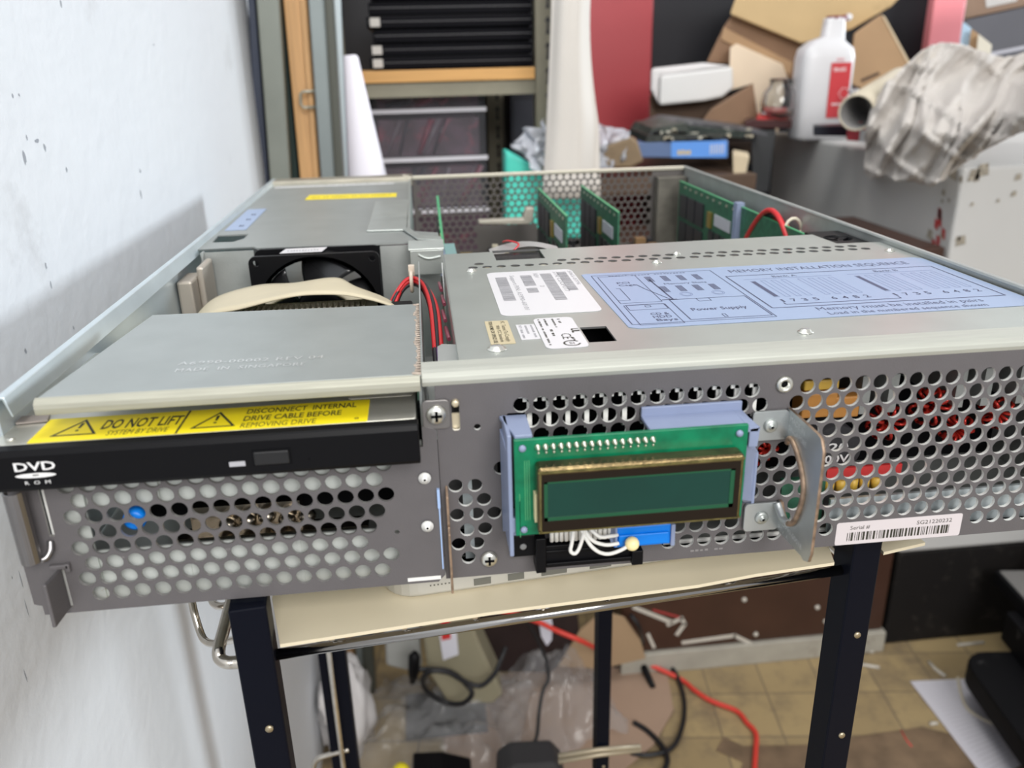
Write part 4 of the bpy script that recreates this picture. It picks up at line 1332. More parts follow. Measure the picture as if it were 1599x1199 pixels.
m.build('cable_tie', mat('cream_tie', (0.66, 0.60, 0.48), 0.45), srv)
m = MB()
m.plate([(0.4050, 0.1960), (0.4290, 0.1960), (0.4280, 0.2420), (0.4050, 0.2420)], [circ(0.4165, 0.2190, 0.0090, 24)], lambda a, b, d: (a, b, 0.0815 - d), 0.0080)
for k in range(3):
    a = 2 * math.pi * k / 3 + .4
    m.prism([(0.4165 + 0.003 * math.cos(a + 1.57), 0.2190 + 0.003 * math.sin(a + 1.57), 0.081), (0.4165 + 0.010 * math.cos(a), 0.2190 + 0.010 * math.sin(a), 0.081), (0.4165 + 0.003 * math.cos(a - 1.57), 0.2190 + 0.003 * math.sin(a - 1.57), 0.081)], (0, 0, -0.002))
m.build('black_vent_grille', BLACKP, srv)
# clear film and red lead lying on the rear of the supply
o = MB().grid(lambda s, t: (0.196 + 0.045 * s, 0.226 + 0.030 * t, 0.0770 + 0.007 * math.sin(math.pi * s) * (1 - .4 * t)), 10, 5).build('clear_film', mat('grey_film', (0.48, 0.47, 0.47), 0.3, alpha=0.75), srv)
MB().tube(smooth_path([(0.2090, 0.222, 0.0830), (0.2130, 0.232, 0.0845), (0.2080, 0.246, 0.0840), (0.2060, 0.262, 0.080)]), 0.0006, 6).build('thin_red_lead', REDW, srv)
# ================================================================ SILVER LAPTOP UNDER THE SERVER
a6 = math.radians(5.6)
lx, ly = Vector((math.cos(a6), math.sin(a6), 0)), Vector((-math.sin(a6), math.cos(a6), 0))
lo = Vector((0.1285, 0.0185, 0))
lap = thing('laptop', 'silver laptop with rounded corners lying closed between the server and the cream board', 'laptop', (0.26, 0.12, -0.022))
LM = mat('anodised_silver', (0.62, 0.62, 0.60), 0.38, 0.7)
LF = lambda a, b, z: tuple(lo + lx * a + ly * b + Vector((0, 0, z)))
m = MB().prism([LF(a, b, -0.0218) for a, b in rrect(0, 0.275, 0, 0.20, 0.014, 6)], (0, 0, 0.0135))
m.build('base', LM, lap, bevel=0.0015, seg=3)
m = MB().prism([LF(a, b, -0.0080) for a, b in rrect(0, 0.275, 0, 0.20, 0.014, 6)], (0, 0, 0.0072))
m.build('lid', LM, lap, bevel=0.0012, seg=3)
for i, (x, w) in enumerate(((0.038, 0.0075), (0.053, 0.0072), (0.068, 0.0115), (0.090, 0.0100))):
    m = MB()
    m.prism([LF(x, -0.0002, -0.0198), LF(x + w, -0.0002, -0.0198), LF(x + w, -0.0002, -0.0165), LF(x, -0.0002, -0.0165)], tuple(ly * 0.001))
    m.build('port', mat('port_grey', (0.16, 0.16, 0.14), 0.5), lap)
m = MB()
for i in range(6):
    c = LF(0.019 + i * 0.0016, -0.0001, -0.0170)
    m.prism([(c[0], c[1], c[2]), (c[0] + .0007, c[1], c[2]), (c[0] + .0007, c[1], c[2] + .0007), (c[0], c[1], c[2] + .0007)], (0, 0.0004, 0))
m.build('speaker_holes', mat('port_grey', (0.16, 0.16, 0.14), 0.5), lap, recalc=False)

# ================================================================ CREAM BOARD
zb = -0.0222
bp = [at(437, 1006, z=zb), at(600, 981, z=zb), at(762, 956, z=zb), at(900, 938, z=zb), at(1090, 913, z=zb), at(1180, 896, z=zb), at(1303, 878, z=zb),
      at(1306, 855, z=zb) + Vector((0, 0.012, 0)), at(1372, 850, z=zb) + Vector((0, 0.010, 0)), at(1380, 862, z=zb), at(1445, 847, z=zb), Vector((0.375, 0.05, zb)), Vector((0.345, 0.36, zb)), Vector((0.052, 0.335, zb)), at(425, 935, z=zb)]
m = MB().prism([Vector((p.x, p.y, zb)) for p in bp], (0, 0, -0.0016))
one(m, 'cream_board', mat('cream_laminate', (0.72, 0.64, 0.47), 0.42, 0, 0.03, 8, stain=(0.58, 0.50, 0.36), sscale=12, slo=0.68, shi=0.8), 'thin cream board with a ragged front edge lying on the black trolley', 'board')

# ================================================================ TROLLEY
NAVY = mat('blue_black_enamel', (0.003, 0.004, 0.009), 0.40, 0, spec=0.12, stain=(0.16, 0.12, 0.09), sscale=70, slo=0.74, shi=0.77)
tro = thing('wire_trolley', 'black legged trolley with chrome wire rails carrying the laptop and the server', 'trolley', (0.19, 0.19, -0.85))
legs = [(0.0775, 0.0005), (0.3417, 0.0252), (0.0422, 0.3522), (0.3058, 0.378)]
for i, (x, y) in enumerate(legs):
    h = 0.0071
    c = Vector((x, y, 0))
    ring = [c + lx * a + ly * b for a, b in ((-h, -h), (h, -h), (h, h), (-h, h))]
    m = MB().prism([(p.x, p.y, -0.845) for p in ring], (0, 0, 0.845 - (0.0015 if i < 2 else 0.028)))
    lg = m.build('leg', NAVY, tro, bevel=0.0008)
    MB().cyl((x, y, -0.85), (x, y, -0.844), 0.009, n=16).build('rubber_foot', BLACKP, lg)
    for zz in ((-0.060, -0.062, -0.5, -0.5)[i], (-0.13, -0.122, -0.6, -0.6)[i]):
        q = c + lx * 0.001 - ly * 0.0071
        m = MB().lathe((q.x, q.y - 0.0002, zz), [(0.0017, 0.0006), (0.0016, -0.0006), (0.0001, -0.0007)], 12, 0, 'y')
        m.build('bolt', mat('brass_bolt', (0.45, 0.38, 0.26), 0.4, 0.8), lg)
x2, y2 = at(529, 1020, y=0.352).x, 0.352
m = MB().box(x2 - 0.0065, x2 + 0.0065, 0.346, 0.359, -0.845, -0.028)
m.build('leg', NAVY, tro, bevel=0.0008)
m = MB().cyl((at(515, 1030, y=0.340).x, 0.340, -0.845), (at(515, 1030, y=0.340).x, 0.340, -0.033), 0.0024)
m.build('upright_wire', CHROME, tro)


def V3(x, y, z):
    return Vector((x, y, z))


zw = -0.0300
FL, FRr, RL, RR = [Vector((a, b, zw)) for a, b in legs]
chb = mat('bright_chrome', (0.38, 0.37, 0.36), 0.13, 1.0)
MB().cyl(FL + lx * 0.0071, FRr - lx * 0.0071, 0.0023, n=14).build('front_rail', chb, tro)
MB().cyl(RL + lx * 0.0071, RR - lx * 0.0071, 0.0023, n=12).build('rear_rail', CHROME, tro)
MB().cyl(FL + ly * 0.0071, RL - ly * 0.0071, 0.0023, n=12).build('side_rail', CHROME, tro)
MB().cyl(FRr + ly * 0.0071, RR - ly * 0.0071, 0.0023, n=12).build('side_rail', CHROME, tro)
zs_ = zw + 0.0035
for k in range(1, 9):
    p = FL.lerp(FRr, k / 9)
    q = RL.lerp(RR, k / 9)
    MB().cyl((p.x, p.y, zs_), (q.x, q.y, zs_), 0.0012, n=8).build('shelf_wire', CHROME, tro)
MB().tube(smooth_path([at(298, 930, y=.055), at(303, 955, y=.05), at(312, 985, y=.045), at(320, 1000, y=.04), at(334, 1005, y=.035), at(355, 1001, y=.03), at(380, 996, y=.012)]), 0.0017, 10).build('side_loop_wire', CHROME, tro)
MB().tube(smooth_path([at(365, 925, y=.040), at(358, 950, y=.028), at(349, 985, y=.015), at(342, 1012, y=.006), at(343, 1027, y=.003), at(353, 1034, y=.001), at(368, 1034, y=.001), at(392, 1031, y=.001)]), 0.0026, 12).build('side_loop_wire', CHROME, tro)
MB().tube(smooth_path([at(328, 928, y=.06), at(333, 941, y=.055), at(341, 946, y=.05), at(352, 946, y=.045), at(365, 942, y=.04)]), 0.0018, 10).build('side_loop_wire', CHROME, tro)
yl_ = 0.345
MB().tube(smooth_path([at(489, 1215, y=yl_), at(490, 1195, y=yl_), at(497, 1184, y=yl_), at(515, 1178, y=yl_), at(545, 1170, y=yl_)]), 0.0026, 10).build('lower_basket_wire', CHROME, tro)
for dv in (0, 9):
    MB().tube([at(872, 1180 + dv, y=0.37), at(935, 1170 + dv * .9, y=0.367), at(1000, 1166 + dv * .5, y=0.37)], 0.0026, 10).build('lower_basket_wire', mat('beige_lower_wire', (0.42, 0.36, 0.26), 0.4, 0.4), tro)

# ================================================================ GREY CABINET, BROWN CABINET
cab = thing('metal_cabinet', 'dented pale grey steel cabinet with a black plinth under the crumpled cloth', 'cabinet', (1.3, 1.25, -0.85))
GC = mat('pale_grey_enamel', (0.54, 0.54, 0.53), 0.45, 0.1, 0.03, 4, 0.05, 60, stain=(0.27, 0.25, 0.23), sscale=16, slo=0.70, shi=0.76)
MB().box(0.9665, 1.75, 0.911, 1.611, -0.646, 0.030).build('cabinet_body', GC, cab, bevel=0.006, seg=3)
MB().box(0.970, 1.745, 0.915, 1.607, -0.850, -0.647).build('plinth', mat('black_plinth', (0.010, 0.009, 0.009), 0.6, 0, spec=0.2, stain=(0.03, 0.027, 0.024), sscale=30), cab, bevel=0.006)
m = MB()
rr = random.Random(5)
c0 = at(1467, 362, x=0.966)
for i in range(7):
    y, z = c0.y + rr.uniform(-.012, .012), c0.z + rr.uniform(-.030, .030)
    m.add([(0.9655, y - .006, z - .008), (0.9655, y + .004, z - .004), (0.9655, y + .006, z + .010), (0.9655, y - .003, z + .008)], [(0, 1, 2, 3)])
m.build('red_paint_smear', mat('red_smear', (0.42, 0.05, 0.05), 0.5), cab, recalc=False)
m = MB()
for i in range(9):
    y, z = rr.uniform(.912, .98), rr.uniform(-.10, .028)
    w = rr.uniform(.003, .012)
    m.add([(0.9654, y - w, z - w), (0.9654, y + w, z - w * .6), (0.9654, y + w * .7, z + w), (0.9654, y - w * .6, z + w * .8)], [(0, 1, 2, 3)])
    x = rr.uniform(.970, 1.06)
    m.add([(x - w, .9099, z - w), (x + w, .9099, z - w * .6), (x + w * .7, .9099, z + w), (x - w * .6, .9099, z + w * .8)], [(0, 1, 2, 3)])
m.build('chipped_corner_patches', mat('chip_brown', (0.30, 0.27, 0.22), 0.6, 0, 0.5, 200), cab, recalc=False)

bc = thing('brown_cupboard', 'low dark brown cupboard front marked with white tape strips beside the grey cabinet', 'cupboard', (0.73, 1.15, -0.85))
BR = mat('dark_brown_board', (0.050, 0.022, 0.014), 0.42, 0, 0.15, 12, stain=(0.16, 0.12, 0.09), sscale=26, slo=0.72, shi=0.78)
MB().box(0.46, 0.955, 0.905, 1.19, -0.805, -0.09).build('cupboard_body', BR, bc, bevel=0.003)
MB().box(0.46, 0.960, 0.897, 1.19, -0.850, -0.806).build('kick_board', mat('dusty_kick_board', (0.36, 0.34, 0.29), 0.6, 0, 0.12, 20, stain=(0.15, 0.12, 0.08), sscale=22, slo=0.6, shi=0.75), bc, bevel=0.002)
TW = mat('grubby_white_tape', (0.55, 0.52, 0.46), 0.6)


def strip(pts, y, w, parent, name='white_tape_strip', mt=TW):
    P = [at(u, v, y=y) for u, v in pts]
    m = MB()
    for a, b in zip(P, P[1:]):
        d = (b - a).normalized()
        n = Vector((-d.z, 0, d.x)) * w / 2
        m.prism([a - n - d * w * .3, b - n + d * w * .3, b + n + d * w * .3, a + n - d * w * .3], (0, -0.0012, 0))
    m.build(name, mt, parent)


strip([(990, 948), (1048, 971)], 0.9045, 0.0075, bc)
strip([(1043, 975), (1064, 965), (1069, 974), (1057, 990)], 0.9045, 0.0070, bc)
strip([(1066, 1003), (1147, 992), (1196, 1016)], 0.9045, 0.0070, bc)
strip([(1012, 990), (1021, 1010)], 0.9045, 0.0060, bc)
strip([(1020, 952), (1060, 963)], 0.9044, 0.0030, bc, 'red_tape_mark', mat('red_smear', (0.42, 0.05, 0.05), 0.5))
for u, v in ((1162, 936), (1276, 948), (1289, 970), (1180, 990)):
    MB().ball(at(u, v, y=0.9048), 0.0045, 0, 6).build('paint_chip', TW, bc)

# ================================================================ POSTS LEANING IN THE CORNER
def leaning(name, u0, u1, w0, w1, y, dep, mt, label, cat, group=None, v1=272, ztop=0.75, zbot=-0.848, bevel=0.002, vt=0, lip=None):
    """upright seen between photo columns u0-u1 at the top and w0-w1 at row v1"""
    A, B, C_, D_ = at(u0, vt, y=y), at(u1, vt, y=y), at(w0, v1, y=y), at(w1, v1, y=y)
    ext = lambda p, q, z: Vector((q.x + (p.x - q.x) * (z - q.z) / (p.z - q.z), y, z))
    m = MB()
    m.prism([ext(A, C_, zbot), ext(B, D_, zbot), ext(B, D_, ztop), ext(A, C_, ztop)], (0, dep, 0))
    return one(m, name, mt, label, cat, group, bevel=bevel)


leaning('steel_channel', 387, 400, 400, 421, 0.93, 0.03, mat('navy_gap_shade', (0.05, 0.06, 0.09), 0.45, 0.3), 'narrow dark blue strip put in for the dark gap beside the white wall', 'channel')  # strip coloured as the dark gap by the wall, no real channel
leaning('steel_channel', 400, 436, 421, 453, 0.90, 0.016, mat('grey_green_steel', (0.20, 0.215, 0.19), 0.5, 0.3, 0.08, 14), 'grey green steel channel standing between the dark gap strip and timber plank', 'channel')
leaning('steel_channel', 436, 442, 453, 468, 0.945, 0.02, mat('dark_green_steel', (0.025, 0.045, 0.04), 0.5, 0.2), 'thin dark green steel channel pressed against the timber plank', 'channel')
wood = mat('pine_plank', (0.52, 0.30, 0.13), 0.5, 0, 0.18, 5, 0.05, 60, aniso=(30, 30, 1.2))
pl = thing('timber_plank', 'orange pine plank standing upright in the corner behind the server', 'plank', (0.0, 0.93, -0.85))
A, B, C_, D_ = at(442, 0, y=.92), at(480, 0, y=.92), at(468, 272, y=.92), at(499, 272, y=.92)
ext = lambda p, q, z: Vector((q.x + (p.x - q.x) * (z - q.z) / (p.z - q.z), q.y, z))
MB().prism([ext(A, C_, -0.848), ext(B, D_, -0.848), ext(B, D_, .75), ext(A, C_, .75)], (0, .022, 0)).build('plank', wood, pl, bevel=0.002)
E1, E2 = at(468, 0, y=.915), at(490, 272, y=.915)
MB().prism([ext(E1, E2, -0.848), ext(B, D_, -0.848) + Vector((-.001, -.005, 0)), ext(B, D_, .75) + Vector((-.001, -.005, 0)), ext(E1, E2, .75)], (0, .006, 0)).build('batten', wood, pl, bevel=0.001)
m = MB().tube([at(u, v, y=.905) for u, v in ((496, 142), (473, 143), (469, 147), (470, 163), (474, 168), (497, 167))], 0.0020, 8)
m.build('wire_hoop', mat('dull_hoop', (0.35, 0.34, 0.28), 0.45, 0.6), pl)
leaning('steel_channel', 481, 505, 501, 521, 0.893, 0.018, mat('pale_grey_channel', (0.22, 0.25, 0.25), 0.45, 0.4, 0.05, 20), 'pale blue grey steel channel standing in front of the timber plank edge', 'channel')
leaning('steel_channel', 505, 519, 521, 536, 0.916, 0.03, mat('olive_channel', (0.10, 0.105, 0.09), 0.5, 0.3), 'dark olive steel channel between the pale channel and the thin bright sheet', 'channel')
leaning('metal_sheet', 519, 532, 533, 542, 0.955, 0.006, mat('pale_blue_metal_sheet', (0.52, 0.60, 0.64), 0.4, 0.3), 'thin pale blue metal sheet standing on edge beside the white paper roll', 'sheet')

p0, p1 = at(546, 86, y=1.0), at(571, 272, y=1.0)
d = p1 - p0
m = MB()
base = p1 + d * 0.55
m.tube([p0, p0 + d * .02, p1, base], 0.01, 28, 0, True, [0.0085, 0.0115, 0.0300, 0.0460])
one(m, 'paper_cone', mat('white_paper', (0.80, 0.78, 0.86), 0.6), 'tall white rolled paper cone standing between the steel posts and the shelf', 'paper roll')

# ================================================================ SHELF UNIT
OL = mat('olive_grey_steel', (0.24, 0.225, 0.17), 0.5, 0.3, 0.06, 30)
sh = thing('slotted_steel_shelf', 'olive slotted steel shelf unit with a pine shelf board behind the server', 'shelf', (0.2, 1.3, -0.85))


def upright(name, x0, x1, y, step=0.0365, z0=0.28):
    holes = []
    z = z0
    while z > -0.1:
        c = (x0 + x1) / 2 + .002
        holes.append([(c, z + .0145), (c + .0055, z + .006), (c + .002, z + .006), (c + .002, z - .004), (c + .0035, z - .012), (c - .0035, z - .012), (c - .002, z - .004), (c - .002, z + .006), (c - .0055, z + .006)])
        z -= step
    m = MB()
    m.plate([(x0, -0.849), (x1, -0.849), (x1, 0.75), (x0, 0.75)], holes, lambda a, b, d: (a, y + d, b), 0.0022)
    m.box(x0, x0 + 0.0022, y + 0.0022, y + 0.035, -0.849, 0.75)
    return m.build(name, OL, sh, recalc=False)


upright('upright', 0.3465, 0.3815, 1.10)
u2 = at(762, 200, y=1.46).x
upright('upright', u2, u2 + 0.036, 1.46)
upright('upright', 0.000, 0.034, 1.10)
upright('upright', -0.01, 0.026, 1.46)
ztp, zbt = at(700, 108, y=1.098).z, at(700, 127, y=1.098).z
MB().box(0.036, 0.3445, 1.098, 1.50, zbt, ztp).build('shelf_board', mat('shelf_pine', (0.60, 0.33, 0.11), 0.45, 0, 0.1, 6, aniso=(1, 20, 20)), sh, bevel=0.001)
MB().box(0.080, 0.3460, 1.105, 1.108, zbt - 0.022, zbt - 0.001).build('beam', OL, sh)
MB().box(0.050, 0.3460, 1.105, 1.50, -0.32, -0.30).build('shelf_board', mat('shelf_pine', (0.60, 0.33, 0.11), 0.45), sh)
MB().box(0.0, u2 + .03, 1.50, 1.503, -0.30, 0.75).build('back_panel', mat('shelf_back_black', (0.015, 0.015, 0.018), 0.6), sh)  # plain near-black panel closing the shelf's back

# black devices stacked on the shelf board
zc_ = ztp + 0.0005
hs = [0.0185, 0.0185, 0.020, 0.0185, 0.020, 0.020]
tags_at = {0: True, 1: True, 3: True}
words = ['lowest of the stack on the pine shelf board', 'second from the bottom of the stack on the pine shelf', 'third from the bottom of the stack without a tag',
         'fourth from the bottom of the stack and tagged white', 'fifth from the bottom of the stack on the shelf', 'topmost in view of the stack on the pine shelf']
BD = mat('glossy_black_case', (0.003, 0.003, 0.005), 0.5, spec=0.08)
for i, h in enumerate(hs):
    x0 = 0.088 + 0.004 * ((i * 7) % 3)
    dv_ = thing('black_media_player', 'flat black device case, ' + words[i], 'device', (0.2, 1.25, zc_), 'black devices stacked on the pine shelf')
    MB().box(x0, 0.3440, 1.112 + 0.003 * ((i * 5) % 3), 1.38, zc_ + 0.0015, zc_ + h).build('case', BD, dv_, bevel=0.002)
    MB().box(x0 + 0.004, 0.340, 1.122, 1.36, zc_, zc_ + 0.0015).build('foot_plate', BLACKP, dv_)
    MB().box(x0 + .002, 0.3435, 1.1105 + 0.003 * ((i * 5) % 3), 1.1125 + 0.003 * ((i * 5) % 3), zc_ + h * .55, zc_ + h * .62).build('front_groove', mat('groove_grey', (0.05, 0.05, 0.055), 0.4), dv_)
    if i in tags_at:
        xt = at(582, 90, y=1.11).x
        MB().box(xt, xt + 0.0150, 1.1085, 1.1105 + .006, zc_ + 0.004, zc_ + 0.0165).build('white_tag', mat('grey_white_tag', (0.50, 0.48, 0.45), 0.5), dv_)
    zc_ += h + 0.0005

# clear plastic drawers
dr = thing('plastic_drawer_tower', 'clear plastic drawer tower filled with dark parts below the pine shelf board', 'drawers', (0.18, 1.25, -0.30))
dx0, dx1 = 0.081, at(760, 200, y=1.15).x
cont = mat('plum_contents', (0.055, 0.03, 0.045), 0.6, 0, 0.5, 25, stain=(0.16, 0.04, 0.06), sscale=30, slo=0.55, shi=0.65)
film = mat('cloudy_clear_plastic', (0.60, 0.60, 0.66), 0.15, alpha=0.05, spec=0.8)
rim = mat('cloudy_rim', (0.66, 0.65, 0.70), 0.3)
zt = [at(660, v, y=1.15).z for v in (141, 173, 249, 330)]
rr = random.Random(11)
for i in range(3):
    z1, z0 = zt[i] - .004, zt[i + 1] + .004
    dw = MB().box(dx0 + .004, dx1 - .002, 1.150, 1.153, z0, z1).build('drawer', film, dr)
    m = MB().box(dx0 + .01, dx1 - .012, 1.165, 1.38, z0, z0 + (z1 - z0) * .86)
    m.build('drawer_contents', cont, dw)
    for q in range(6):
        x = rr.uniform(dx0 + .02, dx1 - .05)
        MB().tube([(x, 1.163, z0 + .004), (x + rr.uniform(.01, .04), 1.160, z1 - .010)], rr.uniform(.002, .005), 6).build('stored_strip', mat(['stored_red', 'stored_grey', 'stored_black'][q % 3], [(0.14, 0.03, 0.05), (0.12, 0.10, 0.12), (0.02, 0.02, 0.03)][q % 3], 0.4), dw)
    MB().box(dx0, dx1, 1.146, 1.153, zt[i + 1] - .0030, zt[i + 1] + .0035).build('drawer_rim', rim, dw)
MB().box(dx0, dx1, 1.153, 1.39, -0.30, zt[3]).build('tower_base', cont, dr)

# dark speaker-like box, teal bag and film beside the drawers
bx0, bx1 = at(797, 200, y=1.30).x, at(846, 200, y=1.30).x
m = MB().box(bx0, bx1 + .02, 1.30, 1.42, -0.30, at(815, 143, y=1.30).z)
b1 = m.build('dark_box', mat('navy_black_box', (0.016, 0.018, 0.028), 0.5), None, bevel=0.003)
tag(b1, 'navy black box behind the teal bag and the slotted upright', 'box')
MB().box(bx0 + .008, bx1 + .012, 1.298, 1.2995, -0.20, at(815, 157, y=1.30).z).build('front_panel', mat('navy_panel', (0.028, 0.030, 0.045), 0.45), b1)


def sheet(name, ring, y, depth, mt, label, cat, n=18, amp=0.012, seed=0, kind=None, group=None, alpha=None, thick=0.001, freq=9):
    """crumpled sheet filling a 4-corner outline (photo columns/rows) at distance y, folds of real depth"""
    (a, b, c, d_) = [Vector((u, v)) for u, v in ring]

    def fn(s, t):
        p = a.lerp(b, s).lerp(d_.lerp(c, s), t)
        k = noise.noise(Vector((s * freq + seed, t * freq * .6, seed * 1.7)))
        k2 = noise.noise(Vector((s * freq * 2.3 + seed, t * freq * 1.7, seed * 0.7)))
        q = at(p.x, p.y, y=y + depth * (1 - t))
        return q + Vector((k2 * amp * .4, (k + .5 * k2) * amp, k * amp * .3))
    o = MB().grid(fn, n, n).build(name, mt, None)
    md = o.modifiers.new('th', 'SOLIDIFY')
    md.thickness = thick
    return tag(o, label, cat, group, kind)


def blob(name, c, sx, sy, sz, mt, label=None, cat=None, amp=0.25, f=3.0, seed=0, parent=None, n=22, squash=None):
    m = MB()
    prof = []
    vs = []
    for i in range(n + 1):
        th = math.pi * i / n
        for j in range(2 * n):
            ph = math.pi * j / n
            d = Vector((math.sin(th) * math.cos(ph), math.sin(th) * math.sin(ph), -math.cos(th)))
            k = 1 + amp * noise.noise(d * f + Vector((seed, seed * 2.1, 0))) + amp * .5 * noise.noise(d * f * 2.6 + Vector((seed, 0, 5)))
            p = Vector((d.x * sx, d.y * sy, d.z * sz)) * k
            if squash is not None:
                p.z = max(p.z, -squash)
            vs.append(Vector(c) + p)
    w = 2 * n
    fs = [(i * w + j, i * w + (j + 1) % w, (i + 1) * w + (j + 1) % w, (i + 1) * w + j) for i in range(n) for j in range(w)]
    m.add(vs, fs, 0, True)
    o = m.build(name, mt, parent)
    if label:
        tag(o, label, cat)
    return o


teal = mat('teal_plastic', (0.08, 0.62, 0.50), 0.4, 0, 0.06, 20)
yt = 1.04
ring = [at(u, v, y=yt) for u, v in ((789, 234), (812, 246), (845, 268), (905, 300), (915, 372), (790, 372))]
m = MB().prism(ring, (0, 0.05, 0))
one(m, 'teal_bag', teal, 'bright teal plastic bag seen behind the perforated rear panel of the server', 'bag', bevel=0.006, seg=3)
FILM = mat('milky_film', (0.62, 0.64, 0.70), 0.25, alpha=0.55, spec=0.9)
sheet('plastic_film', [(795, 225), (850, 185), (856, 262), (835, 262)], 1.02, 0.02, FILM, 'crumpled milky plastic film draped over the teal bag', 'film', amp=0.03, seed=3, freq=3)
sheet('plastic_film', [(920, 190), (985, 205), (970, 264), (920, 264)], 1.25, 0.02, FILM, 'crumpled milky plastic film in front of the red pillar foot', 'film', amp=0.03, seed=8, freq=3)

# white hanging sheet
def hang(s, t):
    u = (862 + 70 * s) * (1 - t) + (848 + 86 * s) * t if t < .55 else None
    uu = lambda tt: (862 - 14 * tt * tt, 932 + (-14 * math.sin(math.pi * min(1, tt * 1.35)) + 6 * tt * tt))
    v = -520 + 830 * t
    t = max(0, (v + 120) / 430)
    a, b = uu(t)
    k = .010 * math.sin(s * 5.5 + 1.5 + .8 * t) + .0025 * math.sin(s * 13 + 3 * t)
    return at(a + (b - a) * s, v, y=0.97 + k)


o = MB().grid(hang, 40, 34).build('white_hanging_sheet', mat('white_foam_sheet', (0.60, 0.57, 0.53), 0.6, 0, 0.03, 8), None)
md = o.modifiers.new('th', 'SOLIDIFY')
md.thickness = 0.003
tag(o, 'long white sheet hanging in soft folds between slotted upright and red pillar', 'sheet')

# ================================================================ BENCH BEHIND AND WHAT IS ON IT
bn = thing('brown_bench', 'dark brown workbench behind the server carrying cartons and a blue box', 'bench', (0.72, 1.5, -0.85))
zbn = -0.012
MB().box(0.46, 0.78, 1.24, 1.88, zbn - 0.03, zbn).build('bench_top', mat('bench_brown', (0.09, 0.055, 0.035), 0.5, 0, 0.2, 12), bn, bevel=0.002)
MB().box(0.781, 1.30, 1.625, 1.88, zbn - 0.03, zbn).build('bench_extension', mat('bench_brown', (0.09, 0.055, 0.035), 0.5), bn, bevel=0.002)
for x, y in ((1.25, 1.84), (0.49, 1.27), (0.75, 1.27), (0.49, 1.84), (0.75, 1.84)):
    MB().box(x - .02, x + .02, y - .02, y + .02, -0.849, zbn - 0.03).build('leg', mat('bench_leg_brown', (0.05, 0.03, 0.02), 0.5), bn)


def slab(name, pts, y, dep, mt, label, cat, group=None, bevel=0.002, dz=(0, 0, 0), parent=None):
    ring = [at(u, v, y=y) for u, v in pts]
    cx_ = sum(p.x for p in ring) / len(ring)
    m = MB().prism(ring, (dz[0] + dep * 0.92 * (cx_ - CAM.x) / (y - CAM.y), dep, dz[2]))
    o = m.build(name, mt, parent, bevel=bevel)
    if label:
        tag(o, label, cat, group)
    return o


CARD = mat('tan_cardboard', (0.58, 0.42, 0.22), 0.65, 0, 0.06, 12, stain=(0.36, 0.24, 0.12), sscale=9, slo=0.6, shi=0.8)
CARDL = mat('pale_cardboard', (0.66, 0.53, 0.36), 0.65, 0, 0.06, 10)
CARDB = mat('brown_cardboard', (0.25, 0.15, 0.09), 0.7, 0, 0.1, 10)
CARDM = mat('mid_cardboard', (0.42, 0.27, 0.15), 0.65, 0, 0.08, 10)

# blue box with its label
bb = slab('blue_product_box', [(990, 223), (1137, 219), (1137, 247), (990, 246)], 1.30, 0.10, mat('dusty_blue_box', (0.11, 0.17, 0.32), 0.45), 'flat blue product box lying on the bench under loose circuit boards', 'box')
slab('bright_blue_label', [(1048, 221.5), (1135, 219.5), (1135, 246), (1048, 246)], 1.2985, 0.001, mat('vivid_blue', (0.12, 0.32, 0.80), 0.4), None, None, parent=bb, bevel=0)
m = MB()
pA = at(1058, 242, y=1.2980)
m.marks(4, pA, X, Z, 0.010, 0.028, 16)
m.build('gold_lettering', mat('gold_ink', (0.70, 0.52, 0.15), 0.5), bb, recalc=False)
m = MB()
pA = at(1108, 244, y=1.2980)
for i in range(6):
    m.box(pA.x + i * .005, pA.x + i * .005 + .0025, 1.2975, 1.2980, pA.z + .004, pA.z + .022)
m.build('white_panel', mat('pale_panel', (0.55, 0.6, 0.7), 0.5), bb, recalc=False)

# loose boards on the blue box: each a thing
gg = 'loose circuit boards heaped on the blue box'
for i, (pts, y, cl, lab) in enumerate((([(1008, 222), (1130, 216), (1132, 210), (1012, 212)], 1.30, (0.03, 0.035, 0.03), 'dark circuit board lying directly on the blue box'),
                                       ([(1012, 211), (1075, 205), (1072, 192), (1020, 200)], 1.32, (0.05, 0.06, 0.05), 'grey speckled circuit board at the narrow end of the heap'),
                                       ([(1070, 212), (1175, 216), (1170, 206), (1075, 196)], 1.33, (0.02, 0.03, 0.025), 'black circuit board sloping down towards the grey cabinet'),
                                       ([(1035, 197), (1150, 204), (1200, 212), (1190, 203), (1060, 188)], 1.36, (0.09, 0.09, 0.10), 'pale edged circuit board topmost of the heap'))):
    P_ = [at(u, v, y=y) for u, v in pts]
    cb = thing('loose_circuit_board', lab, 'circuit board', tuple(P_[0]), gg)
    MB().prism(P_, (0.0, 0.14, 0.004)).build('board', mat('board_tone_%s' % 'abcd'[i], cl, 0.45, 0, 0.5, 60, stain=(0.3, 0.3, 0.28), sscale=60, slo=0.60, shi=0.66), cb)
    r2 = random.Random(i)
    lo_, hi_ = min(p.x for p in P_), max(p.x for p in P_)
    zt_ = max(p.z for p in P_)
    m = MB()
    for k in range(8):
        x = r2.uniform(lo_, hi_ - .015)
        zz = P_[0].z + (P_[1].z - P_[0].z) * (x - P_[0].x) / (P_[1].x - P_[0].x)
        w, h = r2.uniform(.006, .016), r2.uniform(.002, .007)
        m.box(x, x + w, y - .003, y - .0005, zz + .001, zz + .001 + h, k % 3)
    tag(m.build('chips', [CHIP, SOLDER, mat('cream_part', (0.55, 0.5, 0.38), 0.5)], cb), kind='stuff')

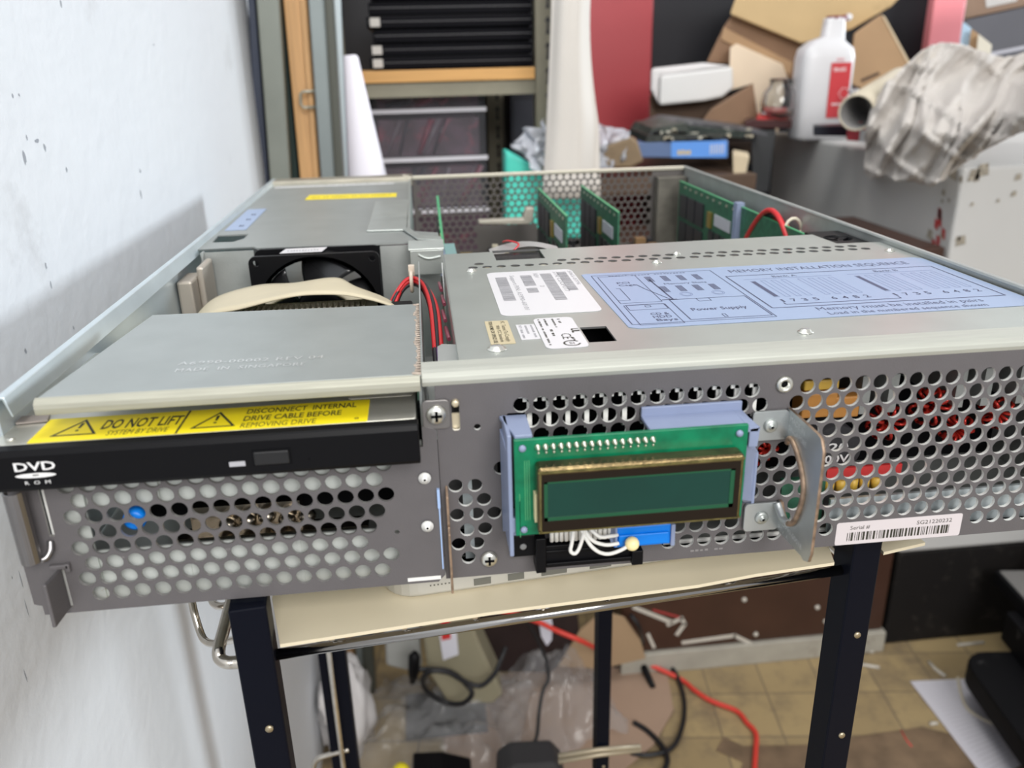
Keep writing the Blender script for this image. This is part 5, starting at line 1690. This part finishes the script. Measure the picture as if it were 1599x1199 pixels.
# cartons
slab('brown_paper_parcel', [(925, 262), (925, 238), (955, 225), (985, 215), (996, 222), (1005, 252), (985, 262)], 1.25, 0.06, mat('kraft_paper', (0.24, 0.17, 0.10), 0.6, 0, 0.2, 20), 'crumpled brown paper parcel beside the blue product box', 'parcel', bevel=0.004)
foam = slab('foam_block', [(1029, 165), (1031, 118), (1144, 104), (1145, 138), (1128, 152), (1100, 158)], 1.56, 0.10, mat('white_foam', (0.76, 0.76, 0.75), 0.6), 'white polystyrene foam block lying on the cartons beside the red pillar', 'foam', bevel=0.006)
slab('foam_lip', [(1016, 140), (1017, 107), (1100, 98), (1142, 103), (1031, 118), (1029, 165)], 1.575, 0.10, mat('shaded_foam', (0.74, 0.72, 0.72), 0.6), None, None, parent=foam, bevel=0.006)
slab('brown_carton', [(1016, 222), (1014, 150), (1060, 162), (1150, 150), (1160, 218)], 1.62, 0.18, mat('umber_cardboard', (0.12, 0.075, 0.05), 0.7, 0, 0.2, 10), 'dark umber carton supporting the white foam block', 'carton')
slab('brown_carton', [(1092, 196), (1110, 172), (1176, 131), (1184, 185), (1178, 204), (1100, 202)], 1.50, 0.05, CARDB, 'brown carton flap standing in front of the white foam block end', 'carton')
slab('pale_carton', [(1138, 142), (1140, 74), (1150, 68), (1222, 100), (1232, 128), (1214, 212), (1180, 214), (1176, 131)], 1.63, 0.12, mat('cream_cardboard', (0.78, 0.64, 0.48), 0.6, 0, 0.04, 8), 'cream carton standing behind the brown flap and the glass jar', 'carton')
slab('tilted_carton', [(1140, 22), (1152, -14), (1420, -20), (1392, 10), (1330, 46), (1252, 68)], 1.66, 0.22, CARD, 'large bright tan carton tilted over the other cartons near the top edge', 'carton', bevel=0.003)
slab('open_carton', [(1103, 98), (1130, 42), (1144, 22), (1250, 64), (1246, 108), (1236, 124), (1150, 78), (1140, 100)], 1.69, 0.16, CARDB, 'brown open carton with shade put into its colour under the large tilted tan carton', 'carton')  # dark brown stands for the shade in the tilted carton's opening
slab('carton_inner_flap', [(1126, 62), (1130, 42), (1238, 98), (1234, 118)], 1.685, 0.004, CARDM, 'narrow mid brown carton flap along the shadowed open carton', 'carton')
mc = slab('leaning_carton', [(1328, 112), (1334, 52), (1376, 22), (1421, 104), (1352, 142), (1330, 132)], 1.55, 0.12, CARDM, 'mid brown carton leaning behind the white bottle with a printed corner', 'carton', bevel=0.003)
slab('carton_edge', [(1376, 22), (1382, 26), (1423, 101), (1421, 106)], 1.548, 0.004, CARDL, None, None, parent=mc, bevel=0)
slab('carton_print', [(1344, 124), (1372, 112), (1374, 116), (1346, 128)], 1.548, 0.001, mat('dark_brown_ink', (0.10, 0.06, 0.04), 0.6), None, None, parent=mc, bevel=0)
slab('dark_carton_base', [(1330, 150), (1330, 118), (1350, 130), (1384, 128), (1384, 205), (1330, 205)], 1.56, 0.10, mat('slate_cardboard', (0.12, 0.10, 0.11), 0.6), 'slate coloured box supporting the leaning carton behind the bottle', 'box')

# trestle / stand next to the cabinet
ts = thing('dark_stand', 'dark grey stand with a maroon top beside the grey cabinet', 'stand', (0.88, 1.42, -0.85))
slab('stand_top', [(1163, 201), (1163, 190), (1175, 187), (1236, 188), (1238, 200)], 1.42, 0.16, mat('maroon_top', (0.06, 0.022, 0.022), 0.4), None, None, parent=ts)
slab('stand_column', [(1172, 203), (1212, 203), (1200, 300), (1176, 300)], 1.425, 0.05, mat('charcoal_column', (0.05, 0.052, 0.055), 0.5), None, None, parent=ts)
slab('red_folder', [(1180, 189), (1184, 181), (1232, 186), (1234, 189)], 1.43, 0.10, mat('red_folder', (0.50, 0.05, 0.05), 0.4), 'thin red folder lying on the dark stand below the glass jar', 'folder', bevel=0)
slab('cream_block', [(1148, 285), (1146, 240), (1160, 236), (1172, 242), (1162, 292)], 1.18, 0.05, mat('cream_block', (0.62, 0.52, 0.36), 0.6), 'cream block at the bench front below the blue product box', 'block', bevel=0.004) if False else None
slab('cream_carton', [(1145, 292), (1144, 238), (1171, 243), (1160, 292)], 1.26, 0.06, mat('cream_block', (0.62, 0.52, 0.36), 0.6), 'small cream carton standing below the blue box end beside the dark stand', 'carton', bevel=0.004)

# glass jar
gj = mat('clear_glass', (0.95, 0.97, 0.97), 0.04, trans=1.0)
pj = at(1214, 184, y=1.44)
m = MB().lathe((pj.x, 1.44, pj.z - .002), [(0.001, 0.0), (0.026, 0.0), (0.034, 0.010), (0.036, 0.030), (0.032, 0.052), (0.022, 0.064), (0.020, 0.074), (0.023, 0.078), (0.0185, 0.078), (0.0175, 0.064), (0.028, 0.050), (0.032, 0.030), (0.030, 0.012), (0.001, 0.004)], 28)
o = one(m, 'glass_jar', gj, 'round clear glass jar standing on the dark stand beside the white bottle', 'jar')

# white bottle with red label
pb0 = at(1278, 211, y=1.38)
zf = 0.0305
bot = thing('solvent_bottle', 'large white plastic bottle with a red label standing on the grey cabinet', 'bottle', (pb0.x, 1.38, zf))
WB = mat('white_bottle_plastic', (0.68, 0.68, 0.70), 0.35, 0, 0.02, 6)
bx, by = at(1278, 150, y=1.38).x + 0.022, 1.38 + .037
hw = 0.054
zt_ = at(1300, 60, y=1.38).z
ztop = at(1300, 27, y=1.38).z
m = MB()
levels = [(zf, .90), (zf + .006, 1.0), (zt_ - .035, 1.0), (zt_ - .018, .93), (zt_ - .004, .62), (zt_ + .004, .40), (ztop - .006, .36), (ztop, .34)]
vs, fs = [], []
N = 32
for z, k in levels:
    for i in range(N):
        a = 2 * math.pi * i / N
        ex = lambda c: math.copysign(abs(c) ** 0.45, c)
        r2_ = k if k > .5 else k
        vs.append((bx + ex(math.cos(a)) * hw * k + (0.012 if k < .5 else 0), by + ex(math.sin(a)) * 0.035 * (k if k > .5 else k * 1.1), z))
for i in range(len(levels) - 1):
    for j in range(N):
        fs.append((i * N + j, i * N + (j + 1) % N, (i + 1) * N + (j + 1) % N, (i + 1) * N + j))
m.add(vs, fs, 0, True)
m.add(vs[:N], [list(range(N - 1, -1, -1))])
m.add(vs[-N:], [list(range(N))])
m.build('bottle_body', WB, bot)
m = MB()
m.cyl((bx + .010, by, ztop - .004), (bx + .010, by, ztop + .004), 0.0135, n=20)
m.box(bx + .016, bx + .033, by - .006, by + .004, ztop - .030, ztop - .002)
m.cyl((bx + .012, by, ztop - .003), (bx + .040, by, ztop + .001), 0.0055, n=12)
m.build('dark_red_spout', mat('dark_red_cap', (0.16, 0.01, 0.03), 0.3), bot)
MB().ball((bx + .041, by, ztop + .001), 0.0070, 0, 8).build('white_nozzle', WB, bot)
lz0, lz1 = at(1300, 184, y=1.38).z, at(1300, 98, y=1.38).z
lb = MB().prism([(bx - .002, 1.3795, lz0), (bx + .040, 1.3795, lz0), (bx + .040, 1.3795, lz1), (bx - .002, 1.3795, lz1)], (0, .0006, 0)).build('red_label', mat('red_bottle_label', (0.55, 0.05, 0.06), 0.4), bot)
m = MB()
m.marks(7, (bx + .004, 1.3790, lz1 - .016), X, Z, 0.0075, 0.030, 17)
m.box(bx + .006, bx + .038, 1.3786, 1.3790, lz0 + .024, lz0 + .028)
for k in range(6):
    a, b = math.pi / 3 * k, math.pi / 3 * (k + 1)
    c = Vector((bx + .030, 1.3788, lz0 + .046))
    m.tube([c + Vector((.011 * math.cos(a), 0, .011 * math.sin(a))), c + Vector((.011 * math.cos(b), 0, .011 * math.sin(b)))], 0.0007, 5)
m.build('label_print', mat('pink_white_ink', (0.75, 0.55, 0.56), 0.5), lb, recalc=False)
m = MB().marks(4, (bx + .008, 1.3790, lz1 + .004), X, Z, 0.0050, 0.016, 18)
m.build('size_print', mat('pink_ink', (0.70, 0.35, 0.38), 0.5), bot, recalc=False)

slab('black_case', [(1270, 212), (1270, 197), (1322, 196), (1325, 213)], 1.22, 0.05, mat('blue_black_case', (0.01, 0.012, 0.02), 0.4), 'small black case lying on the grey cabinet in front of the white bottle', 'case')
rb = slab('red_white_packet', [(1322, 219), (1325, 192), (1346, 190), (1356, 194), (1354, 222)], 1.18, 0.04, mat('packet_red', (0.50, 0.05, 0.07), 0.5), 'small red packet with a white corner beside the crumpled cloth', 'packet')
slab('white_corner', [(1341, 221), (1343, 203), (1357, 203), (1355, 223)], 1.1785, 0.001, mat('packet_white', (0.60, 0.60, 0.62), 0.5), None, None, parent=rb, bevel=0)

# cardboard tube
t0, t1 = at(1337, 176, y=1.14), at(1410, 128, y=1.34)
dirv = (t1 - t0).normalized()
up = dirv.orthogonal().normalized()
m = MB()
n = 32
w = dirv.cross(up)
L_ = 0.26
vs = []
for (tt, rad) in ((0, .031), (L_, .031), (L_, .0275), (0, .0275)):
    for k in range(n):
        a = 2 * math.pi * k / n
        vs.append(t0 + dirv * tt + (up * math.cos(a) + w * math.sin(a)) * rad)
fs = []
for q in range(4):
    for k in range(n):
        fs.append((q * n + k, q * n + (k + 1) % n, ((q + 1) % 4) * n + (k + 1) % n, ((q + 1) % 4) * n + k))
m.add(vs, fs[:2 * n] + fs[3 * n:], 0, True)
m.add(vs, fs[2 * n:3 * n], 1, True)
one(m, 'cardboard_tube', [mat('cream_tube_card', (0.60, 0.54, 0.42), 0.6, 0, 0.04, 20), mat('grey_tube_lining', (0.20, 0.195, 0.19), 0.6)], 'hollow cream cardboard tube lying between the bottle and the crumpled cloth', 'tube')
sheet('foil_wrap', [(1326, 138), (1352, 142), (1352, 160), (1328, 158)], 1.33, 0.01, mat('silver_film', (0.75, 0.75, 0.78), 0.2, 0.6), 'small crumpled silver wrap behind the cardboard tube mouth', 'wrap', n=10, amp=0.015, seed=2)

# crumpled cloth
top = [(1352, 212), (1362, 170), (1385, 130), (1410, 106), (1440, 78), (1468, 66), (1500, 68), (1535, 82), (1570, 90), (1600, 84), (1650, 60)]
bot_ = [(1351, 268), (1362, 280), (1382, 272), (1400, 284), (1425, 280), (1455, 291), (1478, 276), (1505, 256), (1535, 236), (1590, 208), (1650, 180)]


def curve(P_, s):
    x = s * (len(P_) - 1)
    i = min(int(x), len(P_) - 2)
    f = x - i
    return P_[i][0] * (1 - f) + P_[i + 1][0] * f, P_[i][1] * (1 - f) + P_[i + 1][1] * f


def clothf(s, t):
    a, b = curve(top, s), curve(bot_, s)
    u, v = a[0] * (1 - t) + b[0] * t, a[1] * (1 - t) + b[1] * t
    r = RC.transposed() @ Vector(((u - 799.5) / FPX, (v - 599.5) / FPX, 1.0))
    ds = (0.950 - CAM.x) / r.x                      # against the cabinet's side
    if u > 1500:
        ds = min(ds, (0.895 - CAM.y) / r.y) if (0.895 - CAM.y) / r.y < ds else ds
    dt = (1.16 - CAM.y) / r.y
    k = min(1, max(0, (t - .15) / .6))
    k = k * k * (3 - 2 * k)
    d = dt * (1 - k) + ds * k
    w = s * 5.5 + t * 1.6
    q = u * 0.021 - v * 0.014
    rg = lambda w, e=1.5: (1 - min(1, abs(noise.noise(w)) * 2.6)) ** e
    bend = 18 * noise.noise(Vector((u * .012, v * .012, 2.0)))
    p_ = u * .85 + v * .50 + bend
    a_ = v * .85 - u * .50
    fold = rg(Vector((p_ * .020, a_ * .0045, 1.0))) * .055 + rg(Vector((p_ * .043, a_ * .008, 4.0)), 2) * .020 + rg(Vector((a_ * .022, p_ * .007, 8.0)), 2) * .022
    d -= fold * (0.55 + .45 * math.sin(math.pi * t)) + .004
    return CAM + r * d


o = MB().grid(clothf, 110, 60).build('crumpled_cloth', mat('dirty_white_cloth', (0.56, 0.53, 0.50), 0.92, 0, 0.04, 12, 0.2, 300, spec=0.1, stain=(0.46, 0.40, 0.31), sscale=11, slo=0.60, shi=0.84), None, recalc=False)
md = o.modifiers.new('th', 'SOLIDIFY')
md.thickness = 0.003
tag(o, 'dirty white cloth crumpled over the corner of the grey cabinet', 'cloth')

# cartons behind the cloth
rcx = slab('brown_carton', [(1506, 30), (1512, -30), (1650, -50), (1650, -6), (1599, 10)], 1.52, 0.22, mat('drab_carton', (0.30, 0.20, 0.14), 0.65, 0, 0.06, 10), 'brown carton with a white label stacked on the dark slate box', 'carton')
slab('white_carton_label', [(1540, 12), (1538, -10), (1590, -16), (1588, 2)], 1.518, 0.001, mat('grubby_label', (0.58, 0.56, 0.54), 0.5), None, None, parent=rcx, bevel=0)
slab('drab_support_carton', [(1508, 93.5), (1545, 93.5), (1600, 93.5), (1660, 82), (1650, 178), (1502, 178)], 1.50, 0.10, mat('drab_carton', (0.30, 0.20, 0.14), 0.65), 'drab carton standing on the grey cabinet under the slate box', 'carton')
sl = slab('slate_box', [(1505, 32), (1600, 11), (1660, 0), (1660, 80), (1600, 92), (1545, 92)], 1.50, 0.24, mat('slate_card', (0.11, 0.11, 0.125), 0.55, 0, 0.08, 6), 'dark slate box behind the cloth under the brown labelled carton', 'box')
slab('pale_print_stripe', [(1545, 88), (1545, 82), (1600, 71), (1660, 60), (1660, 66), (1600, 77)], 1.498, 0.001, mat('pale_print', (0.45, 0.45, 0.50), 0.5), None, None, parent=sl, bevel=0)
slab('light_blue_folder', [(1484, 180), (1504, 34), (1517, 44), (1496, 182)], 1.46, 0.03, mat('light_blue_card', (0.45, 0.62, 0.78), 0.5), 'light blue folder edge between the bright pillar and the slate box', 'folder', bevel=0)
slab('tan_folder', [(1498, 184), (1517, 45), (1528, 53), (1512, 184)], 1.43, 0.02, CARDM, 'tan folder edge standing beside the light blue folder', 'folder', bevel=0)
slab('cream_folder', [(1514, 187), (1528, 53), (1549, 70), (1532, 187)], 1.40, 0.02, mat('cream_card', (0.66, 0.62, 0.52), 0.5), 'cream folder edge standing beside the tan folder', 'folder', bevel=0)
slab('dark_device', [(1560, 262), (1566, 226), (1599, 208), (1660, 180), (1660, 262)], 0.99, 0.10, mat('navy_device', (0.02, 0.022, 0.04), 0.4), 'navy device lying on the grey cabinet under the cloth edge', 'device') if False else None

# ================================================================ BELOW THE TROLLEY
FZ = -0.8495
sack = blob('white_sack', (-0.016, 0.80, -0.770), 0.040, 0.07, 0.095, mat('off_white_sack', (0.62, 0.60, 0.60), 0.6, 0, 0.05, 12), 'lumpy off white plastic sack on the floor behind the trolley leg', 'sack', 0.35, 2.2, 3, squash=0.089)
cm = thing('cream_device', 'olive cream plastic machine casing with a white sticker under the trolley', 'machine', (0.28, 0.85, -0.85))
ring = [at(u, v, y=.80) for u, v in ((655, 955), (742, 948), (742, 985), (752, 1012), (786, 1085), (770, 1100), (700, 1100), (668, 1050))]
MB().prism(ring, (0, 0.10, 0)).build('casing', mat('olive_cream_plastic', (0.30, 0.275, 0.19), 0.5, 0, 0.06, 8), cm, bevel=0.006, seg=3)
ring = [at(u, v, y=.797) for u, v in ((686, 992), (713, 987), (716, 1022), (692, 1031))]
MB().prism(ring, (0, 0.002, 0)).build('white_sticker', mat('lilac_sticker', (0.72, 0.72, 0.80), 0.5), cm)
ring = [at(u, v, y=.796) for u, v in ((688, 972), (702, 969), (704, 997), (690, 1000))]
MB().prism(ring, (0, 0.002, 0)).build('red_mark', REDP, cm)
slab('grey_box', [(603, 1040), (601, 985), (655, 972), (660, 1042), (636, 1048)], 0.83, 0.08, mat('grey_white_case', (0.36, 0.37, 0.36), 0.5, 0, 0.1, 12), 'grey white box beside the cream machine under the trolley', 'box', bevel=0.005)
MB()
CAB = mat('black_cable', (0.01, 0.01, 0.012), 0.4)


def cable(name, pts, r, mt, label, cat='cable', group=None):
    m = MB().tube(smooth_path(pts, 10), r, 10)
    return one(m, name, mt, label, cat, group)


yy = 0.775
cable('black_power_cable', [at(650, 1045, y=yy), at(668, 1045, y=yy), at(700, 1048, y=yy), at(722, 1062, y=yy - .01), at(737, 1082, y=yy - .02), at(722, 1098, y=yy - .02), at(695, 1096, y=yy - .01), at(668, 1080, y=yy - .01), at(660, 1062, y=yy - .015),
                            at(672, 1048, y=yy - .02), at(700, 1050, y=yy - .02), at(730, 1066, y=yy - .02), at(752, 1070, y=yy - .02), at(772, 1052, y=yy), at(782, 1030, y=yy + .02), at(790, 1010, y=yy + .03)], 0.0042, CAB, 'black power cable coiled against the cream machine')
m = MB().tube([at(648, 1018, y=.77), at(647, 1025, y=.77), at(646, 1048, y=.77), at(644, 1066, y=.77)], 0.006, 12, 0, True, [0.004, 0.0095, 0.0090, 0.004])
one(m, 'black_plug', BLACKP, 'black plug hanging in front of the grey white box', 'plug')
cable('thin_black_cable', [at(815, 960, y=.80), at(835, 990, y=.80), at(853, 1030, y=.79), at(856, 1060, y=.77), at(848, 1078, y=.76), at(842, 1110, y=.74), at(838, 1150, y=.72), at(826, 1172, y=.70), at(815, 1186, y=.69)], 0.0030, CAB, 'thin black cable hanging down over the clear plastic bag')
zc2 = -0.842
cable('black_looped_cable', [at(985, 960, y=.86), at(1000, 985, y=.86), at(1000, 1018, z=zc2 + .01), at(960, 1040, z=zc2 + .02), at(1000, 1022, z=zc2 + .012), at(1030, 1027, z=zc2), at(1053, 1048, z=zc2), at(1067, 1085, z=zc2), at(1068, 1120, z=zc2), at(1058, 1155, z=zc2), at(1042, 1172, z=zc2), at(1010, 1179, z=zc2), at(985, 1175, z=zc2)], 0.0040, CAB, 'black cable looping over the ochre floor tiles beside the cardboard sheet')
cable('black_floor_cable', [at(990, 1128, z=zc2), at(1012, 1142, z=zc2), at(1036, 1168, z=zc2), at(1042, 1190, z=zc2), at(1030, 1215, z=zc2)], 0.0045, CAB, 'short black cable crossing the lower end of the looped cable')
cable('red_cable', [at(772, 950, y=.80), at(800, 958, y=.80), at(838, 970, y=.80), at(870, 985, y=.80), at(915, 1004, y=.80), at(960, 1028, z=zc2 + .03), at(1005, 1035, z=zc2 + .012), at(1062, 1060, z=zc2 - .002), at(1085, 1078, z=zc2 - .002), at(1110, 1094, z=zc2 - .002),
                      at(1150, 1110, z=zc2 - .002), at(1166, 1128, z=zc2 - .002), at(1180, 1145, z=zc2 - .002), at(1180, 1172, z=zc2 - .002), at(1177, 1215, z=zc2 - .002)], 0.0042, mat('red_cable', (0.62, 0.05, 0.035), 0.4), 'red cable snaking from under the trolley over the ochre floor')
m = MB().tube([at(1003, 1036, z=-.830), at(1007, 1045, z=-.835), at(1020, 1073, z=-.842)], 0.006, 10, 0, True, [0.007, 0.0065, 0.005])
one(m, 'probe_plug', BLACKP, 'black banana plug lying on the cardboard sheet at the red cable', 'plug')
# flat cardboard sheet on the floor
ring = [at(u, v, z=FZ + .002) for u, v in ((930, 1020), (1000, 1028), (1042, 1055), (1052, 1110), (1020, 1165), (960, 1215), (700, 1225), (690, 1130), (770, 1060))]
one(MB().prism(ring, (0, 0, 0.003)), 'cardboard_sheet', mat('mauve_cardboard', (0.34, 0.235, 0.17), 0.65, 0, 0.08, 9), 'flattened brown cardboard sheet lying on the floor under the clear bag', 'cardboard')
slab('leaning_cardboard', [(872, 1040), (905, 985), (940, 955), (975, 965), (1000, 1000), (1008, 1028), (940, 1044)], 0.875, 0.004, mat('ochre_cardboard', (0.36, 0.25, 0.15), 0.65, 0, 0.06, 9), 'tan cardboard piece leaning against the brown cupboard', 'cardboard', bevel=0)
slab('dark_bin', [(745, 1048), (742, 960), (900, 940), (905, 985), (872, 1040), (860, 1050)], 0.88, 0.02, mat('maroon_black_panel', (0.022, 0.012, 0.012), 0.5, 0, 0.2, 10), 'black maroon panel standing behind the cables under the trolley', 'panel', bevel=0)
ring = [at(u, v, y=.86) for u, v in ((838, 950), (846, 940), (856, 944), (863, 975), (862, 1000), (854, 1010), (845, 995))]
one(MB().prism(ring, (0, 0.006, 0)), 'white_cable_tag', mat('lilac_tag', (0.72, 0.72, 0.82), 0.5), 'white oval tag hanging in front of the black maroon panel', 'tag', bevel=0.002)
# clear bags
CB = mat('crinkled_clear_bag', (0.50, 0.50, 0.51), 0.12, alpha=0.24, spec=1.0, bump=0.6, bscale=40)


def bag(s, t, seed, c, a, b, h):
    x, y = (s - .5) * 2, (t - .5) * 2
    rr_ = max(abs(x), abs(y))
    z = h * (1 - rr_ ** 2.2) + .030 * noise.noise(Vector((x * 2.6 + seed, y * 2.6, 2))) + .022 * abs(noise.noise(Vector((x * 6 + seed, y * 6, 4))))
    p = Vector(c) + Vector(a) * x + Vector(b) * y
    return (p.x + .012 * noise.noise(Vector((x * 4, y * 4, seed))), p.y + .012 * noise.noise(Vector((y * 4, x * 4, seed + 3))), max(FZ + .006, p.z + z))


c1 = at(690, 1145, z=-.845)
o = MB().grid(lambda s, t: bag(s, t, 1.0, c1, (0.135, -0.02, 0), (0.03, 0.11, 0), 0.06), 44, 44).build('clear_plastic_bag', CB, None)
tag(o, 'big clear plastic bag crumpled on the floor behind the trolley legs', 'bag')
c1 = at(860, 1105, z=-.845)
o = MB().grid(lambda s, t: bag(s, t, 5.0, c1, (0.10, 0.03, 0), (-0.02, 0.10, 0), 0.09), 40, 40).build('clear_plastic_bag', CB, None)
tag(o, 'smaller clear plastic bag slumped on the brown cardboard sheet beside a rear leg', 'bag')
c1 = at(690, 1120, z=-.849)
o = one(MB().box(c1.x - .06, c1.x + .075, c1.y - .05, c1.y + .05, FZ + .006, FZ + .012), 'charcoal_pad', mat('charcoal_pad', (0.07, 0.07, 0.075), 0.5), 'flat charcoal pad inside the bigger clear plastic bag', 'pad')
# black adapter, case, yellow knob
pa = at(830, 1195, y=.62)
m = MB().prism([at(u, v, y=.60) for u, v in ((778, 1260), (780, 1212), (800, 1198), (868, 1194), (882, 1208), (890, 1260))], (0, 0.05, 0))
one(m, 'power_adapter', mat('dusty_black_plastic', (0.035, 0.034, 0.036), 0.55), 'dusty black power adapter standing by the lower wires of the trolley', 'adapter', bevel=0.006)
m = MB().prism([at(u, v, y=.62) for u, v in ((642, 1260), (645, 1208), (690, 1206), (738, 1216), (738, 1260))], (0, 0.04, 0))
one(m, 'black_tool_case', BLACKP, 'black tool case beside the yellow knob at the floor', 'case', bevel=0.003)
m = MB().ball(at(626, 1205, y=.63), 0.0125, 0, 12)
one(m, 'yellow_knob', mat('yellow_knob', (0.80, 0.68, 0.02), 0.35), 'round yellow knob next to the black tool case', 'knob')
# paper on the floor
pp = [at(u, v, z=FZ + .0012) for u, v in ((1421, 1064), (1511, 1060), (1625, 1175), (1545, 1225))]
sp = thing('paper_sheet', 'printed white paper sheet lying on the floor beside the black stack', 'paper', tuple(pp[0]))
MB().prism(pp, (0, 0, 0.0008)).build('page', mat('greyish_paper', (0.56, 0.55, 0.60), 0.55), sp)
m = MB()
for i in range(22):
    t = 0.05 + 0.9 * i / 22
    a = pp[0].lerp(pp[3], t)
    b = pp[1].lerp(pp[2], t)
    s0, s1 = a.lerp(b, .12), a.lerp(b, .60 + .28 * random.Random(i).random())
    d = (pp[3] - pp[0]).normalized() * .0022
    m.add([s0 + Vector((0, 0, .001)), s1 + Vector((0, 0, .001)), s1 + d + Vector((0, 0, .001)), s0 + d + Vector((0, 0, .001))], [(0, 1, 2, 3)])
m.build('faint_text_lines', mat('faint_ink', (0.48, 0.47, 0.51), 0.6), sp, recalc=False)
cable('cream_string', [at(1496, 1058, z=-.846), at(1500, 1080, z=-.846), at(1510, 1105, z=-.845), at(1530, 1120, z=-.845), at(1555, 1132, z=-.845), at(1590, 1152, z=-.845)], 0.0026, mat('cream_string', (0.55, 0.50, 0.40), 0.6), 'cream plastic string lying across the printed paper sheet', 'string')
gg = 'white plastic scraps on the ochre floor'
for pts, lab in ((([(1342, 1037), (1373, 1042)]), 'straight white scrap beside the right trolley leg'), ([(1352, 1003), (1362, 1018)], 'short white scrap at the plinth corner of the grey cabinet'),
                 ([(1495, 1007), (1536, 1003)], 'long white scrap along the black plinth of the cabinet'), ([(1450, 1033), (1461, 1045), (1476, 1056)], 'bent pale scrap between the plinth and the printed paper sheet'), ([(1452, 1130), (1464, 1129)], 'small white scrap beside the printed paper edge')):
    P_ = [at(u, v, z=-.8475) for u, v in pts]
    one(MB().tube(P_, 0.0030, 6), 'plastic_scrap', TW, lab, 'scrap', gg)
m = MB().tube([at(1407, 1140, z=-.8488), at(1415, 1155, z=-.8488), at(1424, 1166, z=-.8488)], 0.0012, 6)
one(m, 'red_thread', REDP, 'short red thread on the worn brown patch of floor', 'thread')
ring = [at(u, v, z=-.8492) for u, v in ((1130, 1150), (1160, 1165), (1260, 1163), (1300, 1155), (1440, 1135), (1500, 1150), (1600, 1199), (1640, 1240), (1150, 1240), (1160, 1190), (1118, 1172))]
one(MB().prism(ring, (0, 0, 0.0006)), 'worn_patch', mat('worn_brown_patch', (0.17, 0.115, 0.07), 0.6, 0, 0.25, 25), 'worn brown patch where the ochre floor covering is torn away', 'floor patch')

# stack of black cases at the right
SB = mat('matt_black_case', (0.005, 0.005, 0.006), 0.6, 0, spec=0.12, stain=(0.04, 0.04, 0.04), sscale=30, slo=0.66, shi=0.74)
q0 = at(1545, 1130, z=-.845)
ang = math.radians(-8)


def casebox(name, near, far_w, dep, z0, z1, r, label, top=None):
    """box whose left near edge runs towards the camera"""
    c = Vector(near)
    m = MB()
    Rm = Matrix.Translation((c.x, c.y, 0)) @ Matrix.Rotation(ang, 4, 'Z')
    pts = [Rm @ Vector((a, b, z0)) for a, b in rrect(0, far_w, 0, dep, r, 5)]
    m.prism(pts, (0, 0, z1 - z0))
    o = m.build(name, SB, None, bevel=0.004, seg=3)
    tag(o, label, 'case', 'black cases stacked at the right')
    if top:
        m = MB().prism([Rm @ Vector((a, b, z1)) for a, b in rrect(0.006, far_w - .006, 0.006, dep - .006, max(.002, r * .8), 5)], (0, 0, 0.0006))
        m.build('grey_lid', mat('grey_lid', (0.16, 0.155, 0.15), 0.55), o)
    return o


casebox('black_case', (1.060, 0.590, 0), 0.36, 0.200, -0.8485, -0.800, 0.040, 'rounded black case at the bottom of the stack beside the paper')
casebox('black_case', (0.975, 0.500, 0), 0.42, 0.280, -0.799, -0.758, 0.045, 'rounded black case second from the bottom of the stack')
casebox('black_case', (1.060, 0.500, 0), 0.36, 0.300, -0.757, -0.700, 0.006, 'tall square edged black case in the middle of the stack')
casebox('black_case', (1.075, 0.480, 0), 0.38, 0.400, -0.699, -0.672, 0.006, 'black case with a dull grey lid topmost of the stack', top=True)
blob('navy_bag', (1.30, 0.80, -0.625), 0.10, 0.06, 0.055, mat('navy_cloth', (0.03, 0.035, 0.07), 0.7), 'crumpled navy bag on top of the black case stack', 'bag', 0.4, 3, 9, squash=0.045)
